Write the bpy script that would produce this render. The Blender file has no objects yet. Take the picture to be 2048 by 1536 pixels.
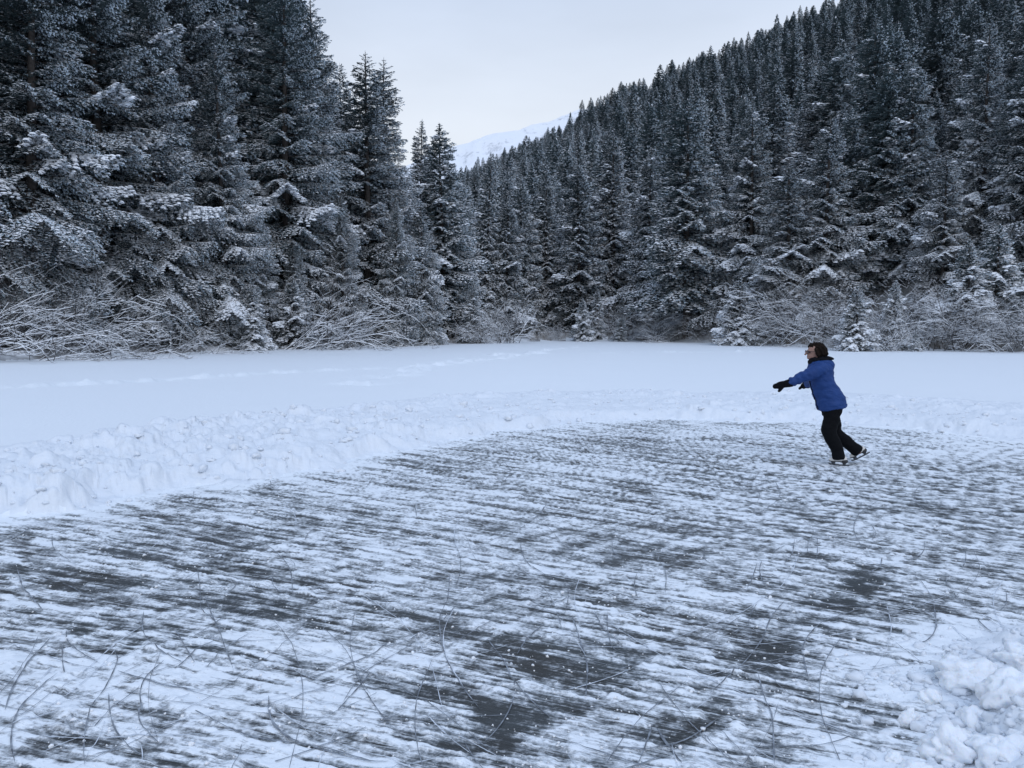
import bpy, math, time
import numpy as np
T0 = time.time()
C = bpy.data.collections.new("place"); bpy.context.scene.collection.children.link(C)
sc = bpy.context.scene
# ------------------------------------------------------------------ camera
CAM_H, F, CX, CY, HY = 1.8, 1650.0, 1024.0, 768.0, 650.0
PITCH = math.atan((CY - HY) / F)
cd = bpy.data.cameras.new("camera"); cam = bpy.data.objects.new("camera", cd); sc.collection.objects.link(cam)
cd.sensor_width = 36; cd.lens = 36 * F / 2048; cd.clip_start = 0.05; cd.clip_end = 12000
cam.location = (0, 0, CAM_H); cam.rotation_euler = (math.radians(90) - PITCH, 0, 0)
sc.camera = cam
# ------------------------------------------------------------------ world, sun, exposure
SUN_EL, SUN_ROT = 48, 165           # degrees; the sun is veiled by cloud, behind the camera
w = bpy.data.worlds.new("World"); sc.world = w; w.use_nodes = True
nt = w.node_tree; nt.nodes.clear()
def N(nt, t, **k):
    n = nt.nodes.new(t)
    for a, b in k.items(): setattr(n, a, b)
    return n
sky = N(nt, 'ShaderNodeTexSky', sky_type='NISHITA'); sky.sun_disc = False
sky.sun_elevation = math.radians(SUN_EL); sky.sun_rotation = math.radians(SUN_ROT)
sky.air_density = 1.0; sky.dust_density = 2.0; sky.ozone_density = 2.0
sk = N(nt, 'ShaderNodeVectorMath', operation='SCALE'); sk.inputs['Scale'].default_value = 0.10
tc = N(nt, 'ShaderNodeTexCoord')
sep = N(nt, 'ShaderNodeSeparateXYZ')
ramp = N(nt, 'ShaderNodeValToRGB')
ramp.color_ramp.elements[0].position = 0.0; ramp.color_ramp.elements[0].color = (0.96, 0.975, 1.0, 1)
ramp.color_ramp.elements[1].position = 0.9; ramp.color_ramp.elements[1].color = (0.53, 0.72, 1.06, 1)
e = ramp.color_ramp.elements.new(0.2); e.color = (0.86, 0.91, 0.98, 1)
e = ramp.color_ramp.elements.new(0.38); e.color = (0.66, 0.765, 0.95, 1)
mp = N(nt, 'ShaderNodeMapping'); mp.inputs['Scale'].default_value = (1.6, 1.6, 4.5)
no = N(nt, 'ShaderNodeTexNoise'); no.inputs['Scale'].default_value = 1.4; no.inputs['Detail'].default_value = 5
cl = N(nt, 'ShaderNodeMapRange'); cl.inputs['From Min'].default_value = 0.3; cl.inputs['From Max'].default_value = 0.7
cl.inputs['To Min'].default_value = 0.90; cl.inputs['To Max'].default_value = 1.09
sc2 = N(nt, 'ShaderNodeVectorMath', operation='SCALE')
mx = N(nt, 'ShaderNodeMix', data_type='RGBA'); mx.inputs[0].default_value = 0.88
bg = N(nt, 'ShaderNodeBackground'); out = N(nt, 'ShaderNodeOutputWorld')
L = nt.links.new
L(tc.outputs['Generated'], sep.inputs[0]); L(sep.outputs['Z'], ramp.inputs[0])
L(tc.outputs['Generated'], mp.inputs[0]); L(mp.outputs[0], no.inputs['Vector']); L(no.outputs['Fac'], cl.inputs[0])
L(ramp.outputs[0], sc2.inputs[0]); L(cl.outputs[0], sc2.inputs['Scale'])
L(sky.outputs[0], sk.inputs[0]); L(sk.outputs[0], mx.inputs[6]); L(sc2.outputs[0], mx.inputs[7])
L(mx.outputs[2], bg.inputs[0]); bg.inputs[1].default_value = 1.0; L(bg.outputs[0], out.inputs[0])
sd_ = bpy.data.lights.new("sun", 'SUN'); sd_.energy = 0.8; sd_.angle = math.radians(40); sd_.color = (0.95, 0.95, 1.0)
sun = bpy.data.objects.new("sun", sd_); sc.collection.objects.link(sun)
sun.rotation_euler = (math.radians(90 - SUN_EL), 0, math.radians(180 - SUN_ROT))
sc.view_settings.view_transform = 'Standard'; sc.view_settings.look = 'None'
sc.view_settings.exposure = 0.0; sc.view_settings.gamma = 1.0
sc.cycles.max_bounces = 6; sc.cycles.diffuse_bounces = 4; sc.cycles.glossy_bounces = 2
sc.cycles.transmission_bounces = 2; sc.cycles.transparent_max_bounces = 4
sc.cycles.use_denoising = True
# ------------------------------------------------------------------ helpers
def ground_at(px, py, z=0.0):
    """photograph pixel -> point on the level z"""
    a = (px - CX) / F; b = -(py - CY) / F
    dy = math.cos(PITCH) + b * math.sin(PITCH); dz = -math.sin(PITCH) + b * math.cos(PITCH)
    t = (z - CAM_H) / dz
    return (a * t, dy * t)
def at(px, d): return ((px - CX) / F * d, d)
def hgt(py, d): return CAM_H + (HY - py) / F * d
def _h(ix, iy, s):
    n = (ix.astype(np.int64) * 374761393 + iy.astype(np.int64) * 668265263 + s * 974634777) & 0x7fffffff
    n = ((n ^ (n >> 13)) * 1274126177) & 0x7fffffff
    return ((n ^ (n >> 16)) & 0xffff) / 65535.0
def vn(x, y, s=0):
    ix = np.floor(x); iy = np.floor(y); fx = x - ix; fy = y - iy
    fx = fx * fx * fx * (fx * (fx * 6 - 15) + 10); fy = fy * fy * fy * (fy * (fy * 6 - 15) + 10)
    a = _h(ix, iy, s); b = _h(ix + 1, iy, s); c = _h(ix, iy + 1, s); d = _h(ix + 1, iy + 1, s)
    return (a + (b - a) * fx) * (1 - fy) + (c + (d - c) * fx) * fy
def fbm(x, y, s=0, o=4, g=0.5):
    v = 0; a = 1; t = 0
    for i in range(o):
        v = v + a * vn(x, y, s + i * 17); t += a; a *= g
        x, y = (x * 1.62 + y * 1.18) + 3.7, (-x * 1.18 + y * 1.62) + 9.1
    return v / t
def worley(x, y, s=0):
    ix = np.floor(x); iy = np.floor(y); d1 = np.full(x.shape, 9.0); d2 = d1.copy(); idv = np.zeros(x.shape)
    for i in (-1, 0, 1):
        for j in (-1, 0, 1):
            cx = ix + i; cy = iy + j
            dx = cx + _h(cx, cy, s) - x; dy = cy + _h(cx, cy, s + 5) - y
            d = np.sqrt(dx * dx + dy * dy); m = d < d1
            d2 = np.where(m, d1, np.minimum(d2, d)); idv = np.where(m, _h(cx, cy, s + 9), idv); d1 = np.where(m, d, d1)
    return d1, d2, idv
def sst(a, b, x):
    t = np.clip((x - a) / (b - a), 0, 1); return t * t * (3 - 2 * t)
def mesh_np(name, V, Fc, mats, mi=None, smooth=False, attr=None):
    V = np.asarray(V, np.float32).reshape(-1, 3); Fc = np.asarray(Fc, np.int32); k = Fc.shape[1]; n = len(Fc)
    me = bpy.data.meshes.new(name)
    me.vertices.add(len(V)); me.vertices.foreach_set('co', V.ravel())
    me.loops.add(n * k); me.loops.foreach_set('vertex_index', Fc.ravel())
    me.polygons.add(n); me.polygons.foreach_set('loop_start', np.arange(0, n * k, k, dtype=np.int32))
    for m in mats: me.materials.append(m)
    if mi is not None: me.polygons.foreach_set('material_index', np.asarray(mi, np.int32))
    me.polygons.foreach_set('use_smooth', np.full(n, smooth))
    if attr:
        for an, av in attr.items():
            a = me.attributes.new(an, 'FLOAT', 'POINT'); a.data.foreach_set('value', np.asarray(av, np.float32))
    me.update(calc_edges=True)
    return me
def obj(name, me, parent=None, loc=None, **props):
    o = bpy.data.objects.new(name, me); C.objects.link(o)
    if parent: o.parent = parent
    if loc: o.location = loc
    for k, v in props.items(): o[k] = v
    return o
# ------------------------------------------------------------------ materials
def mat(name, base=(0.5, 0.5, 0.5), rough=0.6, var=None, vscale=5, bump=0, bscale=20, detail=4, spec=0.5, metal=0, coord='Object'):
    m = bpy.data.materials.new(name); m.use_nodes = True; t = m.node_tree; p = t.nodes['Principled BSDF']
    p.inputs['Base Color'].default_value = (*base, 1); p.inputs['Roughness'].default_value = rough
    p.inputs['Specular IOR Level'].default_value = spec; p.inputs['Metallic'].default_value = metal
    c = N(t, 'ShaderNodeTexCoord')
    if var:
        n = N(t, 'ShaderNodeTexNoise'); n.inputs['Scale'].default_value = vscale; n.inputs['Detail'].default_value = detail
        r = N(t, 'ShaderNodeValToRGB'); r.color_ramp.elements[0].position = .35; r.color_ramp.elements[1].position = .65
        r.color_ramp.elements[0].color = (*base, 1); r.color_ramp.elements[1].color = (*var, 1)
        t.links.new(c.outputs[coord], n.inputs['Vector']); t.links.new(n.outputs['Fac'], r.inputs[0]); t.links.new(r.outputs[0], p.inputs['Base Color'])
    if bump:
        n = N(t, 'ShaderNodeTexNoise'); n.inputs['Scale'].default_value = bscale; n.inputs['Detail'].default_value = detail
        b = N(t, 'ShaderNodeBump'); b.inputs['Strength'].default_value = 1; b.inputs['Distance'].default_value = bump
        t.links.new(c.outputs[coord], n.inputs['Vector']); t.links.new(n.outputs['Fac'], b.inputs['Height']); t.links.new(b.outputs[0], p.inputs['Normal'])
    return m
SNOW = (0.82, 0.86, 0.90)
M_snow = mat('snow', SNOW, 0.55, bump=0.012, bscale=14, detail=6, spec=0.3, coord='Object')
M_bank = mat('shovelled_snow', (0.74, 0.78, 0.83), 0.6, bump=0.02, bscale=12, detail=8, spec=0.2)  # darker than the field snow: shade of the bank's cavities put into the colour
M_clod = mat('packed_snow', (0.84, 0.87, 0.91), 0.5, bump=0.01, bscale=30, detail=5, spec=0.3)
M_clod.node_tree.nodes['Principled BSDF'].inputs['Subsurface Weight'].default_value = .35; M_clod.node_tree.nodes['Principled BSDF'].inputs['Subsurface Radius'].default_value = (.02, .025, .03); M_clod.node_tree.nodes['Principled BSDF'].inputs['Subsurface Scale'].default_value = 1.0
M_bark = mat('spruce_bark', (0.045, 0.038, 0.034), 0.9, var=(0.09, 0.078, 0.07), vscale=6, bump=0.02, bscale=10)
M_twig = mat('willow_bark', (0.030, 0.029, 0.030), 0.85, var=(0.066, 0.062, 0.062), vscale=4)
M_tsnow = mat('branch_snow', (0.84, 0.87, 0.91), 0.6, spec=0.2)
def needle_mat(name, snowy):
    m = bpy.data.materials.new(name); m.use_nodes = True; t = m.node_tree; p = t.nodes['Principled BSDF']
    g = N(t, 'ShaderNodeNewGeometry'); oi = N(t, 'ShaderNodeObjectInfo')
    n = N(t, 'ShaderNodeTexNoise'); n.inputs['Scale'].default_value = 0.9; n.inputs['Detail'].default_value = 3
    c = N(t, 'ShaderNodeTexCoord'); t.links.new(c.outputs['Object'], n.inputs['Vector'])
    r = N(t, 'ShaderNodeValToRGB'); r.color_ramp.elements[0].position = .3; r.color_ramp.elements[1].position = .7
    r.color_ramp.elements[0].color = (0.034, 0.052, 0.056, 1); r.color_ramp.elements[1].color = (0.064, 0.090, 0.094, 1)
    t.links.new(n.outputs['Fac'], r.inputs[0])
    h = N(t, 'ShaderNodeHueSaturation'); mr = N(t, 'ShaderNodeMapRange'); mr.inputs['To Min'].default_value = 0.75; mr.inputs['To Max'].default_value = 1.35
    t.links.new(oi.outputs['Random'], mr.inputs[0]); t.links.new(mr.outputs[0], h.inputs['Value']); t.links.new(r.outputs[0], h.inputs['Color'])
    p.inputs['Roughness'].default_value = 0.75; p.inputs['Specular IOR Level'].default_value = 0.2
    if snowy:
        mx = N(t, 'ShaderNodeMix', data_type='RGBA'); mx.inputs[6].default_value = (*snowy, 1)
        t.links.new(g.outputs['Backfacing'], mx.inputs[0]); t.links.new(h.outputs[0], mx.inputs[7]); t.links.new(mx.outputs[2], p.inputs['Base Color'])
    else:
        t.links.new(h.outputs[0], p.inputs['Base Color'])
    return m
M_need = needle_mat('spruce_needles', None)
M_nsnow = needle_mat('snowy_needles', (0.90, 0.92, 0.95))      # two-sided spray: snow on top, needles underneath
M_ndust = needle_mat('dusted_needles', (0.58, 0.68, 0.76))     # spray with a thin dusting
# ------------------------------------------------------------------ the lie of the land
SH = np.array([(-1500, 790), (-600, 765), (-300, 748), (0, 728), (200, 717), (400, 708), (600, 700), (800, 692), (1000, 687), (1150, 684), (1300, 685), (1420, 688),
               (1500, 693), (1600, 697), (1700, 701), (1900, 705), (2048, 709), (2400, 722), (3200, 745)], float)
_sa = np.arctan((SH[:, 0] - CX) / F); _sr = CAM_H * F / (SH[:, 1] - HY) / np.cos(_sa)
def shore(az): return np.interp(az, _sa, _sr)
def terrain(x, y):
    x = np.asarray(x, float); y = np.asarray(y, float)
    r = np.hypot(x, y); az = np.arctan2(x, y)
    D = shore(az) + (fbm(az * 60, az * 0 + 3.3, 5, 3) - .5) * 3.0
    b = r - D
    z = 0.12 + sst(-0.3, 2.2, b) * 0.40 + sst(1, 14, b) * (fbm(x * .12, y * .12, 7, 4) - .25) * 1.6
    pl = 0.437 * x + 0.257 * y - 28.5
    cap = 395.0
    fall = np.maximum(0, r - cap) * 0.55
    pl = np.maximum(pl - fall, 0) 
    z = z + np.where(b > 0, pl * sst(-1, 1, y / 20) + (fbm(x * .03, y * .03, 21, 3) - .5) * np.minimum(pl, 12), 0)
    return z
# rink outline, from the photograph, as points on the ice
RP = [ground_at(*p) for p in [(-900, 1150), (-400, 1080), (0, 1038), (150, 1025), (300, 986), (450, 965), (600, 945), (700, 930), (800, 899), (900, 884), (1000, 868), (1150, 848),
      (1350, 838), (1500, 843), (1700, 848), (1850, 860), (2048, 884), (2300, 925), (2700, 1010)]] + [(7.5, 4.6), (4.6, 4.3)] + \
     [ground_at(*p) for p in [(2120, 1265), (1990, 1310), (1860, 1350), (1790, 1430), (1735, 1536), (1680, 1750)]] + [(1.0, 1.2), (-2.5, 1.2), (-6.5, 2.6)]
RP = np.array(RP)
def rink_sd(x, y):
    d = np.full(x.shape, 1e9); ins = np.zeros(x.shape, bool); n = len(RP)
    for i in range(n):
        ax, ay = RP[i]; bx, by = RP[(i + 1) % n]; ex, ey = bx - ax, by - ay
        t = np.clip(((x - ax) * ex + (y - ay) * ey) / (ex * ex + ey * ey), 0, 1)
        d = np.minimum(d, (x - ax - ex * t) ** 2 + (y - ay - ey * t) ** 2)
        c = ((ay > y) != (by > y)) & (x < (bx - ax) * (y - ay) / (by - ay + 1e-12) + ax); ins ^= c
    d = np.sqrt(d); return np.where(ins, d, -d)
def seg_dist(x, y, P):
    d = np.full(x.shape, 1e9)
    for (ax, ay), (bx, by) in zip(P[:-1], P[1:]):
        ex, ey = bx - ax, by - ay
        t = np.clip(((x - ax) * ex + (y - ay) * ey) / (ex * ex + ey * ey), 0, 1)
        d = np.minimum(d, (x - ax - ex * t) ** 2 + (y - ay - ey * t) ** 2)
    return np.sqrt(d)
TRAIL1 = [ground_at(*p) for p in [(-300, 800), (0, 785), (300, 769), (600, 750), (850, 738), (1000, 722), (1100, 702), (1250, 692)]]
TRAIL2 = [ground_at(*p) for p in [(720, 775), (800, 752), (880, 735), (1010, 712), (1500, 707)]]
# bare patches scraped or skated free: px, py, length, width, angle deg, strength
PATCH = [(1130, 1345, .36, .17, -15, 1.0), (1225, 1335, .28, .12, 40, .7), (1090, 1310, .3, .1, -30, .6), (1540, 1315, .35, .12, 48, 1.0), (1330, 1118, .6, .25, -20, .55), (1735, 1440, .35, .2, -30, .9), (1480, 1500, .3, .16, 20, .7),
         (880, 1400, .75, .10, -28, 1.0), (1000, 1440, .35, .16, 40, 1.0), (150, 1160, .5, .25, -30, .85), (420, 1150, .8, .35, -30, .5), (1860, 1218, .25, .2, -10, .7), (1720, 1180, .9, .2, 70, .45),
         (300, 1248, .75, .12, -25, .75), (940, 1275, .5, .1, -28, .8), (100, 1480, .25, .14, 0, .8), (310, 1435, .3, .1, -35, .6), (1030, 1330, .5, .2, 20, .4), (560, 1210, .6, .25, -25, .5),
         (1280, 895, 1.6, .5, 90, .6), (1640, 1000, 1.6, .6, -15, .35), (1300, 1050, 1.4, .5, -20, .4), (400, 1090, 1.5, .5, -20, .3), (1250, 1240, .8, .3, -25, .4), (1180, 1290, 1.2, .4, 30, .35), (1620, 1240, .9, .2, 50, .5), (395, 1500, .35, .2, 10, .6), (85, 1165, .5, .2, -20, .4)]
WHITE = [(400, 1330, .8, .5, 0, .5), (250, 1420, .6, .4, 0, .4), (600, 1520, .6, .25, 0, .35), (1980, 900, 2.2, 1.5, 0, .5), (1950, 1290, .5, .4, 0, .5), (1800, 1300, .4, .3, 0, .2), (1150, 870, 2.5, .5, 0, .4), (1700, 1520, .3, .3, 0, .3), (620, 1380, .6, .3, 0, .35), (1500, 860, 3, .8, 0, .45), (150, 1300, .6, .3, 0, .3)]
DIAG = [ground_at(*p) for p in [(1745, 1135), (1715, 1190), (1655, 1240), (1590, 1285), (1535, 1325), (1480, 1372), (1410, 1425), (1330, 1460)]]
DIAG2 = [ground_at(*p) for p in [(930, 1385), (985, 1425), (1015, 1475), (1000, 1560)]]
def blob(x, y, px, py, l, wd, ang, s):
    cx, cy = ground_at(px, py); a = math.radians(ang); dx = x - cx; dy = y - cy
    u = (dx * math.cos(a) + dy * math.sin(a)) / l; v = (-dx * math.sin(a) + dy * math.cos(a)) / wd
    return s * np.exp(-(u * u + v * v) * 1.1)
SA = math.radians(-27)
def skim(x, y, sd):
    """how much loose snow lies on the ice: below 0 bare, above 1 thick"""
    wx = (fbm(x * .35, y * .35, 41, 2) - .5) * 2.0; wy = (fbm(x * .5, y * .5, 57, 2) - .5) * .3
    u = x * 1.05; v = (y + x - 15.0) * np.exp(.05 * x) + wy
    st = fbm(u * 1.3 + wx, v * 11.0, 3, 3) * .31 + fbm(u * 3.4, v * 32, 13, 3) * .40 + fbm(x * 14, y * 14, 23, 3) * .29
    big = fbm(x * .9, y * .9, 31, 3)
    u2 = x * math.cos(.8) + y * math.sin(.8); v2 = -x * math.sin(.8) + y * math.cos(.8)
    st2 = fbm(u2 * 1.0, v2 * 9, 91, 3)
    m = sst(.58, .78, fbm(x * .45, y * .45, 99, 2))
    k = .625 + (st - .5) * 3.8 * (1 - .25 * m) + (st2 - .5) * 1.0 * m + (big - .5) * .22
    for p in PATCH:
        k = k - blob(x, y, *p) * (.5 if p[2] < .56 else .32)
    rag = 2.6 * np.clip(fbm(x * 3.4, y * 3.4, 121, 4) - .3, 0, 1)
    dgx = (fbm(x * 4, y * 4, 131, 3) - .5) * .16
    k = k - .8 * rag * np.exp(-((seg_dist(x, y, DIAG) + dgx) / .12) ** 2) - .62 * rag * np.exp(-(seg_dist(x, y, DIAG2) / .06) ** 2)
    for p in WHITE:
        k = k + blob(x, y, *p) * 0.55
    k = k + .7 * np.exp(-np.maximum(sd, 0) / .2)
    k = np.where(k < .22, .22 - (.22 - k) * .4, k)
    return k
def surf(x, y):
    """height of everything from the ice outwards, plus skim and zone"""
    sd = rink_sd(x, y) + (fbm(x * 1.1, y * 1.1, 61, 5, .6) - .5) * 1.1
    k = skim(x, y, sd)
    ice = sst(.42, .75, k) * (.004 + .013 * np.clip(fbm(x * 8, y * 8, 66, 4) - .42, 0, 1) / .3) * sst(0.2, 1.0, k)
    b = -sd
    W = 3.3 + 1.6 * fbm(x * .25, y * .25, 71, 2) + np.clip((y - 10) * .12, 0, 1.2)
    near = (y < 5.0) & (x > 0)
    W = np.where(near, 2.2, W)
    d1, d2, idv = worley(x * 2.1 + fbm(x * 2, y * 2, 73, 2), y * 2.1, 5)
    e1, e2, idw = worley(x * 5.0 + fbm(x * 5, y * 5, 75, 2), y * 5.0 , 15)
    g1, g2, idg = worley(x * 10.0, y * 10.0, 25)
    clod = np.clip(1 - d1 * d1 * 1.4, 0, 1) * idv + .35 * (fbm(x * 4, y * 4, 74, 3) - .5)
    clod2 = np.clip(1 - e1 * e1 * 1.5, 0, 1) * idw + .4 * np.clip(1 - g1 * g1 * 1.5, 0, 1) * idg
    pick = sst(.35, .65, fbm(x * .8, y * .8, 81, 3))
    ramp_ = sst(0, 1.6, b) * (1 - sst(.55, 1.0, b / W))
    rough = sst(-.02, .35, b) * (1 - sst(.75, 1.05, b / W))
    amp = (.62 + .38 * sst(0, -4, x)) * (.45 + 1.1 * fbm(x * .45, y * .45, 84, 2))
    berm = amp * ramp_ * (.02 + .12 * fbm(x * .6, y * .6, 83, 3)) + amp * rough * (.16 * clod * (.25 + .75 * pick) + .075 * clod2 + .11 * (fbm(x * 3, y * 3, 85, 5, .65) - .4))
    field = .12 * sst(0, .6, b) + (fbm(x * .25, y * .25, 87, 4) - .5) * .05 * sst(.5, 3, b)
    t1 = np.exp(-(seg_dist(x, y, TRAIL1) / .45) ** 2); t2 = np.exp(-(seg_dist(x, y, TRAIL2) / .8) ** 2)
    tr = np.maximum(t1, t2 * sst(.4, .6, fbm(x * .6, y * .6, 93, 2)))
    far = sst(.6, 1.5, b / W)
    field = field + tr * far * (-.02 + .42 * (fbm(x * 1.9, y * 1.9, 95, 3) - .42))
    z = np.where(sd > 0, ice, ice * (1 - sst(0, .1, b)) + field + berm)
    return z, np.where(sd > 0, k, 2.0), sd, b / W
# ------------------------------------------------------------------ ground sheets
def ground_material():
    m = bpy.data.materials.new('skated_ice'); m.use_nodes = True; t = m.node_tree; p = t.nodes['Principled BSDF']; k = t.links.new
    at_ = N(t, 'ShaderNodeAttribute'); at_.attribute_name = 'skim'
    g = N(t, 'ShaderNodeNewGeometry')
    sp_ = N(t, 'ShaderNodeSeparateXYZ'); k(g.outputs['Position'], sp_.inputs[0])
    def mth(op, a, b):
        n = N(t, 'ShaderNodeMath', operation=op)
        for i_, v_ in enumerate((a, b)):
            if v_ is None: continue
            if isinstance(v_, (int, float)): n.inputs[i_].default_value = v_
            else: k(v_, n.inputs[i_])
        return n.outputs[0]
    # coordinates along and across the curved scrape direction
    cv = mth('MULTIPLY', mth('ADD', mth('ADD', sp_.outputs[0], sp_.outputs[1]), -15.0), mth('EXPONENT', mth('MULTIPLY', sp_.outputs[0], .05), None))
    m1 = N(t, 'ShaderNodeCombineXYZ'); k(sp_.outputs[0], m1.inputs[0]); k(cv, m1.inputs[1])
    s1 = N(t, 'ShaderNodeMapping'); s1.inputs['Scale'].default_value = (5.0, 56, 1)
    k(m1.outputs[0], s1.inputs[0])
    n1 = N(t, 'ShaderNodeTexNoise'); n1.inputs['Scale'].default_value = 1; n1.inputs['Detail'].default_value = 6; n1.inputs['Roughness'].default_value = .68; n1.inputs['Distortion'].default_value = .8; k(s1.outputs[0], n1.inputs['Vector'])
    n2 = N(t, 'ShaderNodeTexNoise'); n2.inputs['Scale'].default_value = 38; n2.inputs['Detail'].default_value = 4; n2.inputs['Roughness'].default_value = .65; k(g.outputs['Position'], n2.inputs['Vector'])
    a1 = N(t, 'ShaderNodeMath', operation='MULTIPLY_ADD'); a1.inputs[1].default_value = 1.5; k(n1.outputs['Fac'], a1.inputs[0]); k(at_.outputs['Fac'], a1.inputs[2])
    a2 = N(t, 'ShaderNodeMath', operation='MULTIPLY_ADD'); a2.inputs[1].default_value = 1.5; k(n2.outputs['Fac'], a2.inputs[0]); k(a1.outputs[0], a2.inputs[2])
    f = N(t, 'ShaderNodeMapRange', interpolation_type='SMOOTHSTEP'); f.inputs['From Min'].default_value = 1.58; f.inputs['From Max'].default_value = 2.5; k(a2.outputs[0], f.inputs[0])
    # bare ice: dark, frosted by scraping
    n3 = N(t, 'ShaderNodeTexNoise'); n3.inputs['Scale'].default_value = 1.3; n3.inputs['Detail'].default_value = 5; k(g.outputs['Position'], n3.inputs['Vector'])
    r3 = N(t, 'ShaderNodeValToRGB'); r3.color_ramp.elements[0].position = .35; r3.color_ramp.elements[1].position = .65
    r3.color_ramp.elements[0].color = (0.024, 0.022, 0.019, 1); r3.color_ramp.elements[1].color = (0.040, 0.046, 0.048, 1); k(n3.outputs['Fac'], r3.inputs[0])
    fr = N(t, 'ShaderNodeMapRange'); fr.inputs['From Min'].default_value = .36; fr.inputs['From Max'].default_value = .66; fr.inputs['To Max'].default_value = .9; k(n1.outputs['Fac'], fr.inputs[0])
    ks = N(t, 'ShaderNodeMapRange', interpolation_type='SMOOTHSTEP'); ks.inputs['From Min'].default_value = .05; ks.inputs['From Max'].default_value = .5; ks.inputs['To Min'].default_value = .12; k(at_.outputs['Fac'], ks.inputs[0])
    frk = mth('MULTIPLY', fr.outputs[0], ks.outputs[0])
    ic = N(t, 'ShaderNodeMix', data_type='RGBA'); ic.inputs[7].default_value = (.27, .31, .345, 1); k(frk, ic.inputs[0]); k(r3.outputs[0], ic.inputs[6])
    mc = N(t, 'ShaderNodeMix', data_type='RGBA'); mc.inputs[7].default_value = (*SNOW, 1); k(f.outputs[0], mc.inputs[0]); k(ic.outputs[2], mc.inputs[6]); k(mc.outputs[2], p.inputs['Base Color'])
    rr = N(t, 'ShaderNodeMapRange'); rr.inputs['To Min'].default_value = .38; rr.inputs['To Max'].default_value = .6; k(f.outputs[0], rr.inputs[0]); k(rr.outputs[0], p.inputs['Roughness'])
    p.inputs['Specular IOR Level'].default_value = .13
    hh = N(t, 'ShaderNodeMath', operation='MULTIPLY_ADD'); hh.inputs[1].default_value = .9; k(n2.outputs['Fac'], hh.inputs[0]); k(f.outputs[0], hh.inputs[2])
    b = N(t, 'ShaderNodeBump'); b.inputs['Strength'].default_value = .8; b.inputs['Distance'].default_value = .008; k(hh.outputs[0], b.inputs['Height']); k(b.outputs[0], p.inputs['Normal'])
    return m
M_ice = ground_material()
AZM = math.radians(46); R0, R1 = 2.0, 64.0
radii = [R0]
while radii[-1] < R1:
    r = radii[-1]; px = r * r / (CAM_H * 825.0)
    radii.append(r + min(max(px * .95, .004), .075 if r < 22 else .28))
radii = np.array(radii); radii[-1] = R1
NA = 1300
azs = np.linspace(-AZM, AZM, NA)
RR, AA = np.meshgrid(radii, azs, indexing='ij'); X = RR * np.sin(AA); Y = RR * np.cos(AA)
Z, K, SD, BW = surf(X, Y)
TZ = terrain(X, Y)
bsh = RR - shore(AA)
Z = np.where(bsh > -1.5, np.maximum(Z, 0) * (1 - sst(-1.5, 0, bsh)) + TZ * sst(-1.5, 0, bsh), Z)
edge = np.minimum(sst(0, .03, AZM - np.abs(AA)), np.minimum(sst(0, .15, RR - R0), sst(0, 4, R1 - RR)))
Z = Z * edge + np.where(bsh > -1, TZ, .12) * (1 - edge)
Vg = np.stack([X, Y, Z], -1).reshape(-1, 3)
nr = len(radii); ii = (np.arange(nr - 1)[:, None] * NA + np.arange(NA - 1)[None, :]).ravel()
Q = np.stack([ii, ii + 1, ii + NA + 1, ii + NA], 1)[:, ::-1]
zone = np.where(SD > 0, 0, np.where(BW < 1.0, 1, 2)); zone = np.where(bsh > 0, 3, zone).ravel()
zf = zone[ii]
def submesh(name, sel, m, smooth=True, attr=None):
    q = Q[sel]; u, inv = np.unique(q.ravel(), return_inverse=True)
    return mesh_np(name, Vg[u], inv.reshape(-1, 4), [m], smooth=smooth, attr={k: v.ravel()[u] for k, v in (attr or {}).items()})
obj('ice', submesh('ice', zf == 0, M_ice, attr={'skim': K}), kind='structure', label='skated pond ice streaked with thin scraped snow')
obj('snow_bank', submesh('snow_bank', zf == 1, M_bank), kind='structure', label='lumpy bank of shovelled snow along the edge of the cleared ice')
obj('snow_field', submesh('snow_field', zf == 2, M_snow), kind='structure', label='smooth untouched snow over the frozen pond')
# forest floor and everything round about
M_floor = mat('forest_floor', (0.10, 0.09, 0.08), 0.9, var=(0.70, 0.73, 0.77), vscale=.55, bump=.05, bscale=3, detail=6)
obj('shore', submesh('shore', zf == 3, M_floor), kind='structure', label='snowy shore under the trees')
az2 = np.unique(np.concatenate([np.linspace(-math.pi, -AZM, 90), np.linspace(-AZM, AZM, 260), np.linspace(AZM, math.pi, 90)]))
r2 = np.unique(np.concatenate([[0.01, 1.0, R0], np.geomspace(R0, R1, 40), np.geomspace(R1, 1500, 110)]))
RR2, AA2 = np.meshgrid(r2, az2, indexing='ij'); X2 = RR2 * np.sin(AA2); Y2 = RR2 * np.cos(AA2)
Z2 = terrain(X2, Y2); Z2 = np.where(RR2 - shore(AA2) < -1, .12, Z2)
V2 = np.stack([X2, Y2, Z2], -1).reshape(-1, 3); n2 = len(az2)
jj = (np.arange(len(r2) - 1)[:, None] * n2 + np.arange(n2 - 1)[None, :]).ravel()
rc = .5 * (RR2[:-1, :-1] + RR2[1:, 1:]).ravel(); ac = .5 * (AA2[:-1, :-1] + AA2[1:, 1:]).ravel()
keep = ~((rc > R0) & (rc < R1) & (np.abs(ac) < AZM))
Q2 = np.stack([jj, jj + 1, jj + n2 + 1, jj + n2], 1)[:, ::-1][keep]
isf = ((rc - shore(ac)) > 0)[keep]
obj('ground', mesh_np('ground', V2, Q2[isf], [M_floor], smooth=True), kind='structure')
obj('snow_ground', mesh_np('snow_ground', V2, Q2[~isf], [M_snow], smooth=True), kind='structure')
print('ground', time.time() - T0, len(Vg))
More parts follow.
